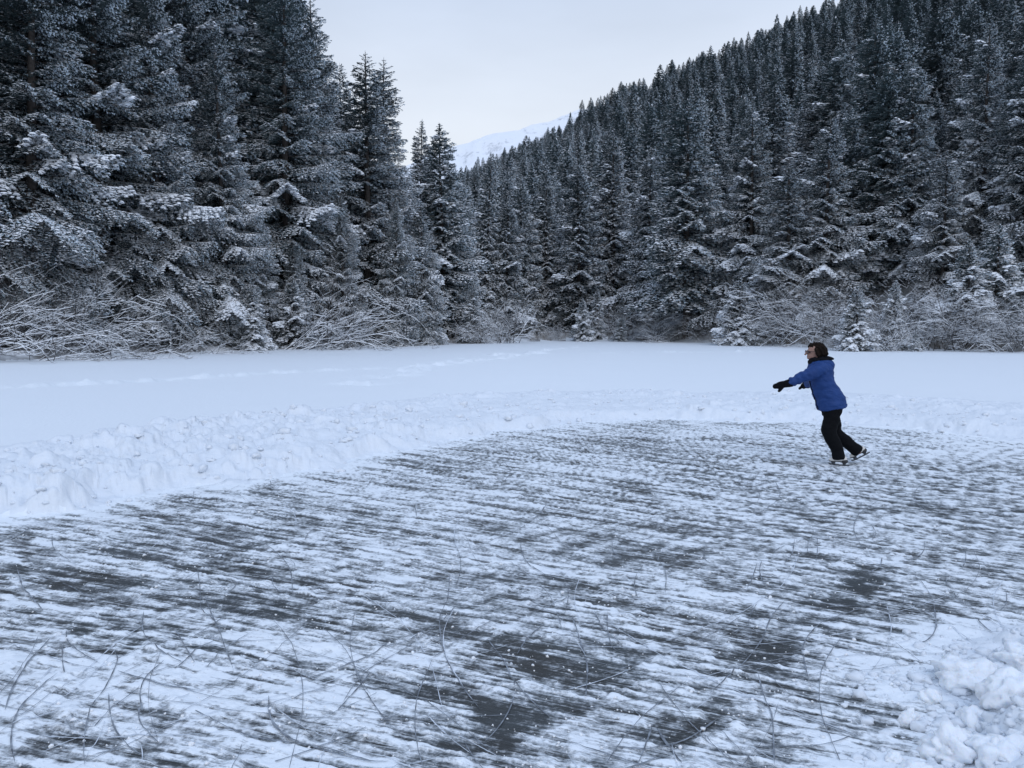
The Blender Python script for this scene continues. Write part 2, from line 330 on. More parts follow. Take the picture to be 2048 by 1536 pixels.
# ------------------------------------------------------------------ far mountain
def mountain():
    xs = np.linspace(-900, 1500, 420); ys = np.linspace(1500, 3200, 260)
    XX, YY = np.meshgrid(xs, ys)
    prof = np.interp(XX / YY * F + CX, [-900, 300, 700, 850, 920, 1000, 1060, 1120, 1200, 1500, 2600], [480, 440, 400, 322, 297, 272, 256, 241, 222, 150, -100])
    top = CAM_H + (HY - prof) / F * 2300
    t = np.clip((YY - 1500) / 800, 0, 1); back = np.clip((YY - 2300) / 900, 0, 1)
    Zm = top * (t ** 1.15) * (1 - back ** 2 * .8)
    rg = 1 - np.abs(fbm(XX * .004 + YY * .0016, YY * .0022 - XX * .001, 5, 6, .52) * 2 - 1)
    Zm += (rg - .75) * 95 * np.clip(t * 1.2, 0, 1) * (1 - .78 * np.exp(-((YY - 2300) / 120) ** 2)) + (fbm(XX * .02, YY * .02, 9, 4) - .5) * 14
    # nearer dark-speckled spur
    sp = np.interp(XX / YY * F + CX, [600, 900, 960, 1010, 1060, 1120, 1500], [520, 380, 335, 300, 285, 262, 160])
    Zs = (CAM_H + (HY - sp) / F * 1750) * np.exp(-((YY - 1750) / 170) ** 2) * .995
    Zs += (fbm(XX * .02, YY * .02, 19, 5) - .5) * 30
    Zt = np.maximum(Zm, Zs)
    V = np.stack([XX, YY, Zt], -1).reshape(-1, 3); n = len(xs)
    k = (np.arange(len(ys) - 1)[:, None] * n + np.arange(n - 1)[None, :]).ravel()
    m = bpy.data.materials.new('mountain_snow'); m.use_nodes = True; t_ = m.node_tree; p = t_.nodes['Principled BSDF']
    g = N(t_, 'ShaderNodeNewGeometry'); s = N(t_, 'ShaderNodeSeparateXYZ'); t_.links.new(g.outputs['Normal'], s.inputs[0])
    no = N(t_, 'ShaderNodeTexNoise'); no.inputs['Scale'].default_value = .035; no.inputs['Detail'].default_value = 8; no.inputs['Roughness'].default_value = .7
    t_.links.new(g.outputs['Position'], no.inputs['Vector'])
    a = N(t_, 'ShaderNodeMath', operation='MULTIPLY_ADD'); a.inputs[1].default_value = 1.1; t_.links.new(no.outputs['Fac'], a.inputs[0]); t_.links.new(s.outputs['Z'], a.inputs[2])
    r = N(t_, 'ShaderNodeMapRange'); r.inputs['From Min'].default_value = 1.0; r.inputs['From Max'].default_value = 1.26; t_.links.new(a.outputs[0], r.inputs[0])
    mx = N(t_, 'ShaderNodeMix', data_type='RGBA'); mx.inputs[6].default_value = (.25, .28, .33, 1); mx.inputs[7].default_value = (.80, .83, .88, 1)
    t_.links.new(r.outputs[0], mx.inputs[0]); t_.links.new(mx.outputs[2], p.inputs['Base Color']); p.inputs['Roughness'].default_value = .8
    obj('mountain', mesh_np('mountain', V, np.stack([k, k + 1, k + n + 1, k + n], 1), [m], smooth=True), kind='structure', label='snow covered mountain ridge beyond the gap in the trees')
mountain()
# ------------------------------------------------------------------ spruces
def tufts(P, hd, slope, tl, wd, snowy, lift, rng, fin=.45):
    """P (n,3) start points; each spray: a roof of two faces and two hanging fins"""
    n = len(P); ch = np.cos(slope)
    D = np.stack([np.sin(hd) * ch, np.cos(hd) * ch, np.sin(slope)], 1) * tl[:, None]
    S = np.stack([np.cos(hd), -np.sin(hd), np.zeros(n)], 1) * wd[:, None]
    A = P + np.array([0, 0, 1]) * lift[:, None]; B = A + D; Mi = A + D * .45
    dn = np.zeros((n, 3)); dn[:, 2] = -wd * .45
    Lf = Mi + S + dn; Rt = Mi - S + dn
    j = rng.uniform(-.3, .3, (n, 2)) * wd[:, None]
    h1 = np.zeros((n, 3)); h1[:, 2] = -tl * fin * rng.uniform(.6, 1.2, n)
    h1[:, :2] = j
    h2 = np.zeros((n, 3)); h2[:, 2] = -tl * fin * .8 * rng.uniform(.4, 1.2, n); h2[:, :2] = -j
    F1 = A + D * .35 + h1; F2 = A + D * .85 + h2
    V = np.stack([A, B, Lf, Rt, Mi, F1, F2], 1).reshape(-1, 3); b = np.arange(n)[:, None] * 7
    T = np.concatenate([b + [0, 2, 1], b + [0, 1, 3], b + [0, 5, 4], b + [4, 6, 1]], 0)
    mi = np.concatenate([snowy, snowy, np.where(rng.uniform(0, 1, n) < .54, 2, 0), np.where(rng.uniform(0, 1, n) < .40, 2, 0)])
    return V, T, mi
def domes(Cn, rad, hh, rng):
    n = len(Cn); k = 6; a = np.arange(k) / k * 2 * math.pi
    r1 = rad[:, None] * rng.uniform(.75, 1.25, (n, k)); r2_ = r1 * .62
    ring = lambda r, z: np.stack([Cn[:, None, 0] + r * np.cos(a), Cn[:, None, 1] + r * np.sin(a), Cn[:, None, 2] + z], -1)
    V = np.concatenate([ring(r1, np.zeros((n, 1)) - hh[:, None] * .35 * rng.uniform(.3, 1.5, (n, k))), ring(r2_, hh[:, None] * .72 * rng.uniform(.8, 1.2, (n, k))), (Cn + np.stack([0 * hh, 0 * hh, hh], 1))[:, None, :]], 1)
    b = np.arange(n)[:, None, None] * (2 * k + 1); i = np.arange(k); i2 = (i + 1) % k
    f = np.concatenate([np.stack([i, i2, k + i2], 1), np.stack([i, k + i2, k + i], 1), np.stack([k + i, k + i2, np.full(k, 2 * k)], 1)], 0)[None]
    return V.reshape(-1, 3), (f + b).reshape(-1, 3)
def tube(P, r, sides=5, snow=False, mats=(0, 1), twist=0.0):
    """P (n,m,3) polylines, r (n,m) radii -> tris; with snow the upper faces take material 1 and stand proud"""
    n, m, _ = P.shape
    T = np.zeros_like(P); T[:, 1:-1] = P[:, 2:] - P[:, :-2]; T[:, 0] = P[:, 1] - P[:, 0]; T[:, -1] = P[:, -1] - P[:, -2]
    T /= np.linalg.norm(T, axis=-1, keepdims=True) + 1e-9
    up = np.zeros_like(T); up[..., 2] = 1; vert = np.abs(T[..., 2]) > .97; up[vert] = (0, 1, 0)
    S = np.cross(T, up); S /= np.linalg.norm(S, axis=-1, keepdims=True) + 1e-9; U = np.cross(S, T)
    a = np.arange(sides) / sides * 2 * math.pi + math.pi / 2
    V = P[:, :, None, :] + r[:, :, None, None] * (np.cos(a)[None, None, :, None] * S[:, :, None, :] + np.sin(a)[None, None, :, None] * U[:, :, None, :])
    if snow is not False:
        fl = np.clip(1.25 - np.abs(T[..., 2]) * 1.1, 0, 1); V[:, :, 0, 2] += (r * .9 + snow) * fl
    idx = np.arange(n * m * sides).reshape(n, m, sides)
    i0 = idx[:, :-1, :]; i1 = idx[:, 1:, :]; j0 = np.roll(i0, -1, 2); j1 = np.roll(i1, -1, 2)
    q = np.stack([i0, i1, j1, j0], -1)
    mi = np.zeros(q.shape[:3], int)
    if snow is not False:
        flat = (np.abs(T[:, :-1, 2]) < .8) & (r[:, :-1] > 0)
        mi[:, :, 0] = flat; mi[:, :, -1] = flat
    return V.reshape(-1, 3), q.reshape(-1, 4), mi.reshape(-1)
def spruce(seed, H=27.0, R=4.6, base=1.0, q=.24, dens=1.0, snow=.55, pads=.05, dust=.25, up=0.9, shape=.8, limbs=True, lump=.22, droop=.32, padp=.55):
    rng = np.random.default_rng(seed)
    nb = int((H - base) / .105 * dens)
    t = np.sort((np.arange(nb) + rng.uniform(0, 1, nb)) / nb); t = 1 - (1 - t) ** 1.08
    az = np.arange(nb) * 2.39996 + rng.normal(0, .35, nb)
    ph = rng.uniform(0, 6.28, 4)
    env = (1 - t) ** shape * np.minimum(1, .72 + t * 2.2) * (1 + lump * np.sin(az * 2 + ph[0] + t * 7) * np.sin(t * 23 + ph[1]) + lump * .8 * np.sin(az + ph[2] + t * 11))
    Lb = R * env * rng.uniform(.62, 1.12, nb) + .06 + .012 * H * (1 - t)
    wide = rng.uniform(0, 1, nb) < .05; Lb[wide] *= 1.28
    z0 = base + (H - .3 - base) * t
    e0 = -.20 + up * .62 * t ** 1.3 + rng.normal(0, .09, nb) + .12
    dr = droop * (1 - t) * rng.uniform(.6, 1.4, nb) + .05
    tip = .16 * (1 - t)
    gt = np.clip((1 - t) * 9, .22, 1)
    pad = (rng.uniform(0, 1, nb) < pads * (1.25 - t)) & (Lb > .8)
    def bp(i, s):
        x = Lb[i] * s
        return np.stack([np.sin(az[i]) * x, np.cos(az[i]) * x, z0[i] + Lb[i] * (e0[i] * s - dr[i] * s * s + tip[i] * s ** 4)], 1)
    sp = q * .86
    n = np.maximum(2, np.ceil(Lb * .9 / sp).astype(int) * 2)
    bi = np.repeat(np.arange(nb), n); kk = np.arange(len(bi)) - np.repeat(np.cumsum(n) - n, n)
    s = .10 + .88 * (kk + rng.uniform(0, 1, len(bi))) / n[bi]
    side = np.where(kk % 2 == 0, 1, -1)
    P = bp(bi, s); hd = az[bi] + side * rng.uniform(.55, 1.15, len(bi))
    l = (.46 * Lb[bi] * (1 - s) ** .65 * np.minimum(1, .35 + 1.6 * s) + q * .8 * gt[bi]) * rng.uniform(.65, 1.2, len(bi))
    sl = e0[bi] * .5 - dr[bi] * s * 1.0 - .28 - rng.uniform(0, .3, len(bi)) * (1 - t[bi])
    m = np.maximum(1, np.ceil(l / (q * .78)).astype(int))
    li = np.repeat(np.arange(len(bi)), m); mm = np.arange(len(li)) - np.repeat(np.cumsum(m) - m, m)
    u = (mm + rng.uniform(0, .8, len(li))) / m[li]
    x = l[li] * u
    TP = P[li] + np.stack([np.sin(hd[li]) * x, np.cos(hd[li]) * x, x * (sl[li] - .25 * u)], 1)
    th = hd[li] + rng.uniform(-.75, .75, len(li)); tb = bi[li]; ts = s[li]
    # sprays along the bough itself, and its tip
    n3 = np.maximum(2, np.ceil(Lb / (q * .5)).astype(int)); b3 = np.repeat(np.arange(nb), n3)
    s3 = rng.uniform(.15, 1.0, len(b3)); TP = np.concatenate([TP, bp(b3, s3)]); th = np.concatenate([th, az[b3] + rng.uniform(-.45, .45, len(b3))])
    tb = np.concatenate([tb, b3]); ts = np.concatenate([ts, s3]); nl = 26
    TP = np.concatenate([TP, np.stack([np.zeros(nl), np.zeros(nl), H - .2 - np.linspace(0, .065 * H, nl)], 1)]); th = np.concatenate([th, rng.uniform(0, 6.28, nl)])
    tb = np.concatenate([tb, np.full(nl, nb - 1)]); ts = np.concatenate([ts, np.full(nl, .5)]); nn = len(TP)
    tl = q * rng.uniform(.85, 1.55, nn) * (.35 + .65 * gt[tb]); slope = -.12 - .3 * rng.uniform(0, 1, nn) + .7 * np.maximum(t[tb] - .4, 0)
    slope[-nl:] = 1.25 - np.linspace(0, .9, nl); tl[-nl:] = q * (.5 + np.linspace(0, .7, nl))
    wd = tl * rng.uniform(.24, .38, nn)
    # snow lies more on outer and upper-side sprays, in patches
    patch = vn(az[tb] * 1.3 + 9, TP[:, 2] * .45, seed) 
    pr = snow * 2.3 * (.16 + 1.05 * ts) * (.5 + 1.0 * patch) * (1.15 - .3 * t[tb])
    u0 = rng.uniform(0, 1, nn); sn = np.where(u0 < pr, 1, np.where(u0 < pr + dust, 2, 0))
    lift = np.zeros(nn); onpad = pad[tb] & (ts > .42)
    wd[onpad] *= 1.5; lift[onpad] = q * .18; sn[onpad] = 1
    V, T, mi = tufts(TP, th, slope, tl, wd, sn, lift, rng)
    # leader
    Vs = [V]; Ts = [T]; Ms = [mi]; off = len(V)
    pi_ = np.where(onpad & (rng.uniform(0, 1, nn) < padp))[0]
    if len(pi_):
        dv, dt = domes(TP[pi_] + [0, 0, q * .1], q * rng.uniform(.45, 1.0, len(pi_)), q * rng.uniform(.2, .5, len(pi_)), rng)
        Vs.append(dv); Ts.append(dt + off); Ms.append(np.full(len(dt), 3)); off += len(dv)
    crown = mesh_np('crown', np.concatenate(Vs), np.concatenate(Ts), [M_need, M_nsnow, M_ndust, M_tsnow], np.concatenate(Ms))
    # trunk with limbs
    m_ = 14; zz = np.linspace(-.6, H, m_); wob = np.cumsum(rng.normal(0, .02, (m_, 2)), 0)
    tp = np.concatenate([wob, zz[:, None]], 1)[None]; tr = (H * .0125 * (1 - zz / H) ** .8 + .015)[None]; tr[0, 0] *= 1.35
    tr = np.nan_to_num(tr, nan=.01); tr[0, -1] = .008
    v1, q1, _ = tube(tp, tr, 9)
    if limbs:
        sel = np.arange(nb); sg = np.linspace(0, .93, 5)
        bpP = np.stack([bp(sel, np.full(nb, a)) for a in sg], 1); rr = (.006 + .0075 * Lb[:, None]) * (1 - sg[None] * .85)
        v2, q2, _ = tube(bpP, rr, 3)
        # bare dead limbs on the lower trunk
        nd = int(26 + 14 * base); zd = rng.uniform(.6, max(base + 2.5, 2.5), nd); ad = rng.uniform(0, 6.28, nd); ld = rng.uniform(.5, 1.0, nd) * R * .55
        sg2 = np.linspace(0, 1, 5); dP = np.stack([np.stack([np.sin(ad) * ld * a, np.cos(ad) * ld * a, zd - .12 * ld * a - .1 * ld * a * a], 1) for a in sg2], 1)
        dP[:, 1:] += rng.normal(0, .03, dP[:, 1:].shape)
        v3, q3, _ = tube(dP, (.02 * (1 - sg2 * .85))[None].repeat(nd, 0), 3)
        V_ = np.concatenate([v1, v2, v3]); Q_ = np.concatenate([q1, q2 + len(v1), q3 + len(v1) + len(v2)])
    else:
        V_, Q_ = v1, q1
    trunk = mesh_np('trunk', V_, Q_, [M_bark], smooth=True)
    return crown, trunk, H, R
PROTO = {}
def proto(key, **k):
    PROTO[key] = spruce(**k)
QS = 1.0
proto('near0', seed=1, H=27, R=5.6, base=.8, q=.20, snow=.50, pads=.12, dust=.3, shape=.62, dens=.95)
proto('near1', seed=2, H=27, R=5.2, base=1.2, q=.20, snow=.75, pads=.12, dust=.25, shape=.66, up=1.3, dens=.95)
proto('near2', seed=3, H=25, R=4.9, base=.7, q=.20, snow=.55, pads=.14, dust=.3, shape=.64, dens=1.0)
proto('heap', seed=14, H=22, R=5.2, base=.5, q=.24, snow=.9, pads=.26, dust=.15, shape=.7, dens=.9)
proto('mid0', seed=4, H=25, R=4.6, base=1.4, q=.34, snow=.55, pads=.08, dust=.3, shape=.66)
proto('mid1', seed=5, H=25, R=4.3, base=1.0, q=.34, snow=.72, pads=.07, dust=.2, shape=.7)
proto('mid2', seed=6, H=25, R=4.6, base=3.5, q=.34, snow=.5, pads=.09, dust=.3, shape=.6)
proto('small0', seed=7, H=9, R=2.4, base=.15, q=.24, snow=.95, pads=.4, dust=.1, shape=.8, dens=1.3, padp=.6)
proto('small1', seed=8, H=9, R=2.9, base=.1, q=.26, snow=1.0, pads=.7, dust=.1, shape=.8, dens=1.3, padp=.8)
for k in range(5):
    proto('far%d' % k, seed=20 + k, H=21, R=3.1 + .2 * k, base=1.5, q=.5, dens=.75, snow=.42 + .06 * k, pads=.0, dust=.35, shape=.92, limbs=False, lump=.28)
print('protos', time.time() - T0, [len(PROTO[k][0].polygons) for k in PROTO])
rngT = np.random.default_rng(99)
def place_tree(key, x, y, H, wf, label, group, parts=True, lean=(0, 0), rz=None, z=None):
    cr, tk, h0, r0 = PROTO[key]; s = H / h0
    zz = float(terrain(np.array([x]), np.array([y]))[0]) - .1 if z is None else z
    rz = rngT.uniform(0, 6.28) if rz is None else rz
    if parts:
        o = obj('spruce_tree', None, loc=(x, y, zz)); o.empty_display_size = .5
        o.scale = (s * wf, s * wf, s); o.rotation_euler = (rngT.normal(0, .018), rngT.normal(0, .018), rz)
        obj('crown', cr, o); obj('trunk', tk, o)
    else:
        o = obj('spruce_tree', cr, loc=(x, y, zz)); o.scale = (s * wf, s * wf, s); o.rotation_euler = (rngT.normal(0, .025), rngT.normal(0, .025), rz)
    o['label'] = label; o['category'] = 'tree'
    if group: o['group'] = group
    return o
GL, GR, GV, GH = 'tall spruces of the left shore', 'spruces along the right shore', 'spruces at the far end of the pond', 'spruces packed on the hillside'
# key, px, distance, top row of the photo, width factor, group, label
FRONT = [
 ('near0', -120, 44, -330, 1.1, GL, 'huge dark spruce cut by the left edge, its boughs carrying snow pads'),
 ('near0', 60, 45, -260, 1.05, GL, 'broad dark spruce just inside the left edge behind the bare willow'),
 ('near1', 215, 51, -200, 1.15, GL, 'pale frosted spruce with long upswept boughs above the left willow'),
 ('near1', 330, 53, -60, .95, GL, 'frosted spruce reaching out to the right beside the pale upswept spruce'),
 ('near0', 385, 60, -120, 1.0, GL, 'dark tall spruce behind, between the frosted spruce and the widest spruce'),
 ('near2', 455, 56, 105, .95, GL, 'slender snow-dusted spruce standing before the widest dark spruce'),
 ('near0', 575, 63, -35, 1.06, GL, 'widest dark spruce beside the sky, its top touching the upper edge'),
 ('near2', 640, 66, 5, .80, GL, 'spruce forming the shoulder of the tall stand next to the open sky'),
 ('mid0', 693, 80, 142, .8, GL, 'thin spruce tip rising between the tall stand and the double-topped spruce'),
 ('near2', 738, 68, 112, 1.2, GL, 'dark pointed spruce with two tops standing out against the sky'),
 ('near2', 768, 71, 130, .95, GL, 'second lower tip close beside the dark pointed spruce'),
 ('mid1', 836, 84, 255, .8, GL, 'narrow spruce tip left of the last spruce before the gap'),
 ('mid0', 890, 80, 255, 1.1, GL, 'last free-standing spruce left of the mountain gap'),
 ('near1', 790, 66, 395, .90, GL, 'lower pale spruce growing in front of the double-topped spruce'),
 ('heap', 850, 70, 400, .95, GL, 'snow-laced spruce in front of the narrow tip beside the gap'),
 ('mid2', 915, 84, 345, 0.96, GV, 'mid-height spruce under the mountain gap'),
 ('heap', 520, 58, 430, 1.0, GL, 'young snow-padded spruce at the foot of the slender dusted spruce'),
 ('heap', 590, 60, 475, 1.0, GL, 'short spruce with white snow pads beside the bending willow'),
 ('near1', 690, 63, 380, .9, GL, 'middle-sized spruce below the shoulder of the tall stand'),
 ('mid1', 968, 92, 315, 0.84, GV, 'dark slender spruce directly under the snowy mountain'),
 ('mid0', 1010, 92, 400, 1.08, GV, 'broad spruce behind the round pale willow bush'),
 ('mid0', 1045, 95, 360, 0.96, GV, 'spruce standing right behind the round willow bush at the far shore'),
 ('mid1', 1090, 97, 330, 0.96, GV, 'tapering spruce left of the small white saplings'),
 ('mid0', 1160, 94, 330, 1.10, GV, 'dark spruce with arching boughs behind the two white saplings'),
 ('mid1', 1225, 98, 300, 1.02, GV, 'spruce right of and behind the two white saplings'),
 ('mid0', 1290, 92, 330, 0.96, GV, 'spruce with dark bare foot left of the big layered spruce'),
 ('mid2', 1372, 82, 205, 1.22, GV, 'big layered spruce with a dark hollow beside its trunk'),
 ('heap', 1500, 80, 270, 1.02, GR, 'pale spruce rising behind the snow-heaped slanting spruce'),
 ('heap', 1575, 70, 335, 1.50, GR, 'broad snow-heaped spruce sweeping down to the shore left of the skater'),
 ('heap', 1640, 69, 260, 1.14, GR, 'full pale spruce above the skater'),
 ('mid0', 1735, 73, 190, 1.08, GR, 'tall dark spruce behind the snow-laden sapling right of the skater'),
 ('heap', 1815, 69, 260, 1.08, GR, 'pale pointed spruce right of the tall dark one behind the skater'),
 ('heap', 1880, 62, 370, 1.14, GR, 'mid-height spruce with white boughs over the right willows'),
 ('heap', 1955, 64, 215, 1.02, GR, 'tall spruce laden with broad white shelves of snow near the right edge'),
 ('near2', 2035, 60, 170, 1.14, GR, 'tall spruce at the right edge of the picture'),
 ('near2', 2110, 58, 80, 1.20, GR, 'spruce only half inside the right edge'),
]
rowL = 'spruce in the dark second row behind the tall left stand'
for f in FRONT:
    key, px, d, ty, wf, g, lb = f
    x, y = at(px, d); place_tree(key, x, y, hgt(ty, d) - .4, wf, lb, g)
SMALL = [
 ('small0', 945, 76, 562, 1.0, 'young dense spruce with snow at the left foot of the round willow bush'),
 ('small1', 1166, 85, 590, .95, 'white snow-laden sapling on the far shore, left of the pair'),
 ('small0', 1195, 87, 572, .85, 'taller thinner sapling on the far shore, right of the pair'),
 ('small1', 1475, 68.5, 545, 1.2, 'snow-heaped little spruce at the water side left of the right willows'),
 ('small1', 1713, 53.5, 560, 1.05, 'snow-laden sapling standing among the right willows behind the skater'),
 ('small1', 1782, 55, 548, .8, 'white tipped sapling poking out of the right willows'),
 ('small1', 1990, 55, 450, 1.0, 'thick snow-covered young spruce near the right edge'),
 ('small1', 1935, 55, 480, 1.0, 'young spruce bowed with snow behind the right willows'),
 ('small1', 1830, 52.5, 655, 1.1, 'tiny snow-covered spruce at the edge of the right willows'),
 ('small0', 1240, 84, 625, 1.3, 'low snow-covered sapling right of the white pair'),
 ('small1', 838, 69, 610, 1.3, 'small spruce buried in snow pads at the foot of the left stand'),
 ('small1', 505, 54.5, 560, 1.0, 'small spruce with drooping white pads beside the left willows'),
 ('small1', 590, 58, 545, 1.1, 'small spruce hung with white pads left of the bending willow'),
 ('small0', 775, 66, 520, 1.0, 'young spruce with snow tufts behind the bending willow'),
 ('small0', 2040, 53, 560, 1.1, 'young spruce half hidden by the right edge of the picture'),
]
for key, px, d, ty, wf, lb in SMALL:
    x, y = at(px, d); place_tree(key, x, y, hgt(ty, d) - .3, wf, lb, 'young spruces along the shore')
# second rows behind the left stand and at the valley
k = 0
for i in range(46):
    px = -200 + i * 24.5 + rngT.uniform(-8, 8); row = i % 2
    az = math.atan((px - CX) / F); D = float(shore(az)) * math.cos(az) + (12 if row else 21) + rngT.uniform(-2, 2)
    if px > 925: continue
    lim = np.interp(px, [-300, 560, 605, 650, 700, 800, 860, 925], [-220, -130, -30, 90, 200, 330, 370, 400])
    top = lim + rngT.uniform(10, 70)
    x, y = at(px, D); place_tree(['mid0', 'mid1', 'near0'][i % 3], x, y, max(hgt(top, D), 8), 1.0, rowL, 'second row of the left stand')
# hillside
pts = []
rngH = np.random.default_rng(5)
gx, gy = np.meshgrid(np.arange(-90, 330, 4.7), np.arange(70, 420, 4.7)); gx = gx.ravel() + rngH.uniform(-1.9, 1.9, gx.size); gy = gy.ravel() + rngH.uniform(-1.9, 1.9, gy.size)
az = np.arctan2(gx, gy); r = np.hypot(gx, gy); pxs = np.tan(az) * F + CX
ok = (r > shore(az) + 13) & (r < 405) & (pxs > 840) & (pxs < 2300)
ok &= ~((pxs < 1010) & (r < 100))
ok &= (0.428 * gx + .251 * gy - 28.5 > -14) 
ok &= ~((np.abs(pxs - 1440) < 28) & (r < 112))
gx, gy, r, pxs = gx[ok], gy[ok], r[ok], pxs[ok]
o_ = np.argsort(r); gx, gy, r, pxs = gx[o_], gy[o_], r[o_], pxs[o_]
tz = terrain(gx, gy)
Hh = rngH.uniform(10.5, 20.5, len(gx)) * (1 + .12 * (rngH.uniform(0, 1, len(gx)) > .9)) * (1 - .12 * sst(250, 400, r))
small = rngH.uniform(0, 1, len(gx)) < .12; Hh[small] *= .65
skl = np.interp(pxs, [840, 930, 1000, 1060, 1125, 1170, 1195, 1300, 1400, 1500, 1580, 1700, 1800, 2200], [400, 352, 322, 290, 256, 220, 196, 158, 115, 76, 38, 4, -45, -250])
dep = gy
lim = CAM_H + (HY - (skl - rngH.exponential(11, len(gx)) + rngH.uniform(0, 1, len(gx)) ** 2 * 60)) / F * dep - tz
Hh = np.minimum(Hh, lim); ok = Hh > 7.5
gx, gy, r, pxs, tz, Hh = gx[ok], gy[ok], r[ok], pxs[ok], tz[ok], Hh[ok]
print('hill trees', len(gx))
NIND = 205
n_made = 0
for i in range(min(NIND, len(gx))):
    if pxs[i] > 2120: lab = 'spruce of the steep wooded slope at the right edge'
    kx = int(rngH.integers(0, 3)); key = ('mid%d' % kx) if r[i] < 118 else 'far%d' % int(rngH.integers(0, 5))
    lab = ('dark snow-dusted spruce packed in the woods at the foot of the hillside' if r[i] < 118 else 'snow-dusted spruce one of many packed on the lower wooded hillside')
    place_tree(key, gx[i], gy[i], Hh[i] * 1.05, float(rngH.uniform(.85, 1.35)), lab, 'spruces at the foot of the hillside' if r[i] < 118 else GH, parts=False, z=float(tz[i]) - .2)
# the rest of the wooded hillside reads as one mass
rest = slice(min(NIND, len(gx)), None)
fx, fy, fz, fh = gx[rest], gy[rest], tz[rest] - .2, Hh[rest]
me = bpy.data.meshes.new('hillside_forest'); me.vertices.add(len(fx))
me.vertices.foreach_set('co', np.stack([fx, fy, fz], 1).astype(np.float32).ravel())
a = me.attributes.new('hs', 'FLOAT', 'POINT'); a.data.foreach_set('value', (fh / 21).astype(np.float32))
a = me.attributes.new('rz', 'FLOAT', 'POINT'); a.data.foreach_set('value', rngH.uniform(0, 6.28, len(fx)).astype(np.float32))
a = me.attributes.new('wf', 'FLOAT', 'POINT'); a.data.foreach_set('value', rngH.uniform(.8, 1.4, len(fx)).astype(np.float32))
forest = obj('hillside_forest', me, kind='stuff', label='far wooded hillside of snow-dusted spruces climbing to the right')
src = bpy.data.collections.new('forest_kinds')
for kk in range(5):
    o = bpy.data.objects.new('forest_spruce', PROTO['far%d' % kk][0]); src.objects.link(o)
ng = bpy.data.node_groups.new('forest_nodes', 'GeometryNodeTree')
ng.interface.new_socket('Geometry', in_out='INPUT', socket_type='NodeSocketGeometry'); ng.interface.new_socket('Geometry', in_out='OUTPUT', socket_type='NodeSocketGeometry')
gi = N(ng, 'NodeGroupInput'); go = N(ng, 'NodeGroupOutput'); ip = N(ng, 'GeometryNodeInstanceOnPoints'); ci = N(ng, 'GeometryNodeCollectionInfo')
ci.inputs['Collection'].default_value = src; ci.inputs['Separate Children'].default_value = True
ip.inputs['Pick Instance'].default_value = True
def named(n):
    a = N(ng, 'GeometryNodeInputNamedAttribute', data_type='FLOAT'); a.inputs['Name'].default_value = n; return a.outputs[0]
hs, rz, wf = named('hs'), named('rz'), named('wf')
mu = N(ng, 'ShaderNodeMath', operation='MULTIPLY'); ng.links.new(hs, mu.inputs[0]); ng.links.new(wf, mu.inputs[1])
cs = N(ng, 'ShaderNodeCombineXYZ'); ng.links.new(mu.outputs[0], cs.inputs[0]); ng.links.new(mu.outputs[0], cs.inputs[1]); ng.links.new(hs, cs.inputs[2])
cr_ = N(ng, 'ShaderNodeCombineXYZ'); ng.links.new(rz, cr_.inputs[2])
ng.links.new(gi.outputs[0], ip.inputs['Points']); ng.links.new(ci.outputs[0], ip.inputs['Instance']); ng.links.new(cs.outputs[0], ip.inputs['Scale']); ng.links.new(cr_.outputs[0], ip.inputs['Rotation'])
ng.links.new(ip.outputs[0], go.inputs[0])
md = forest.modifiers.new('forest', 'NODES'); md.node_group = ng
print('trees', time.time() - T0)
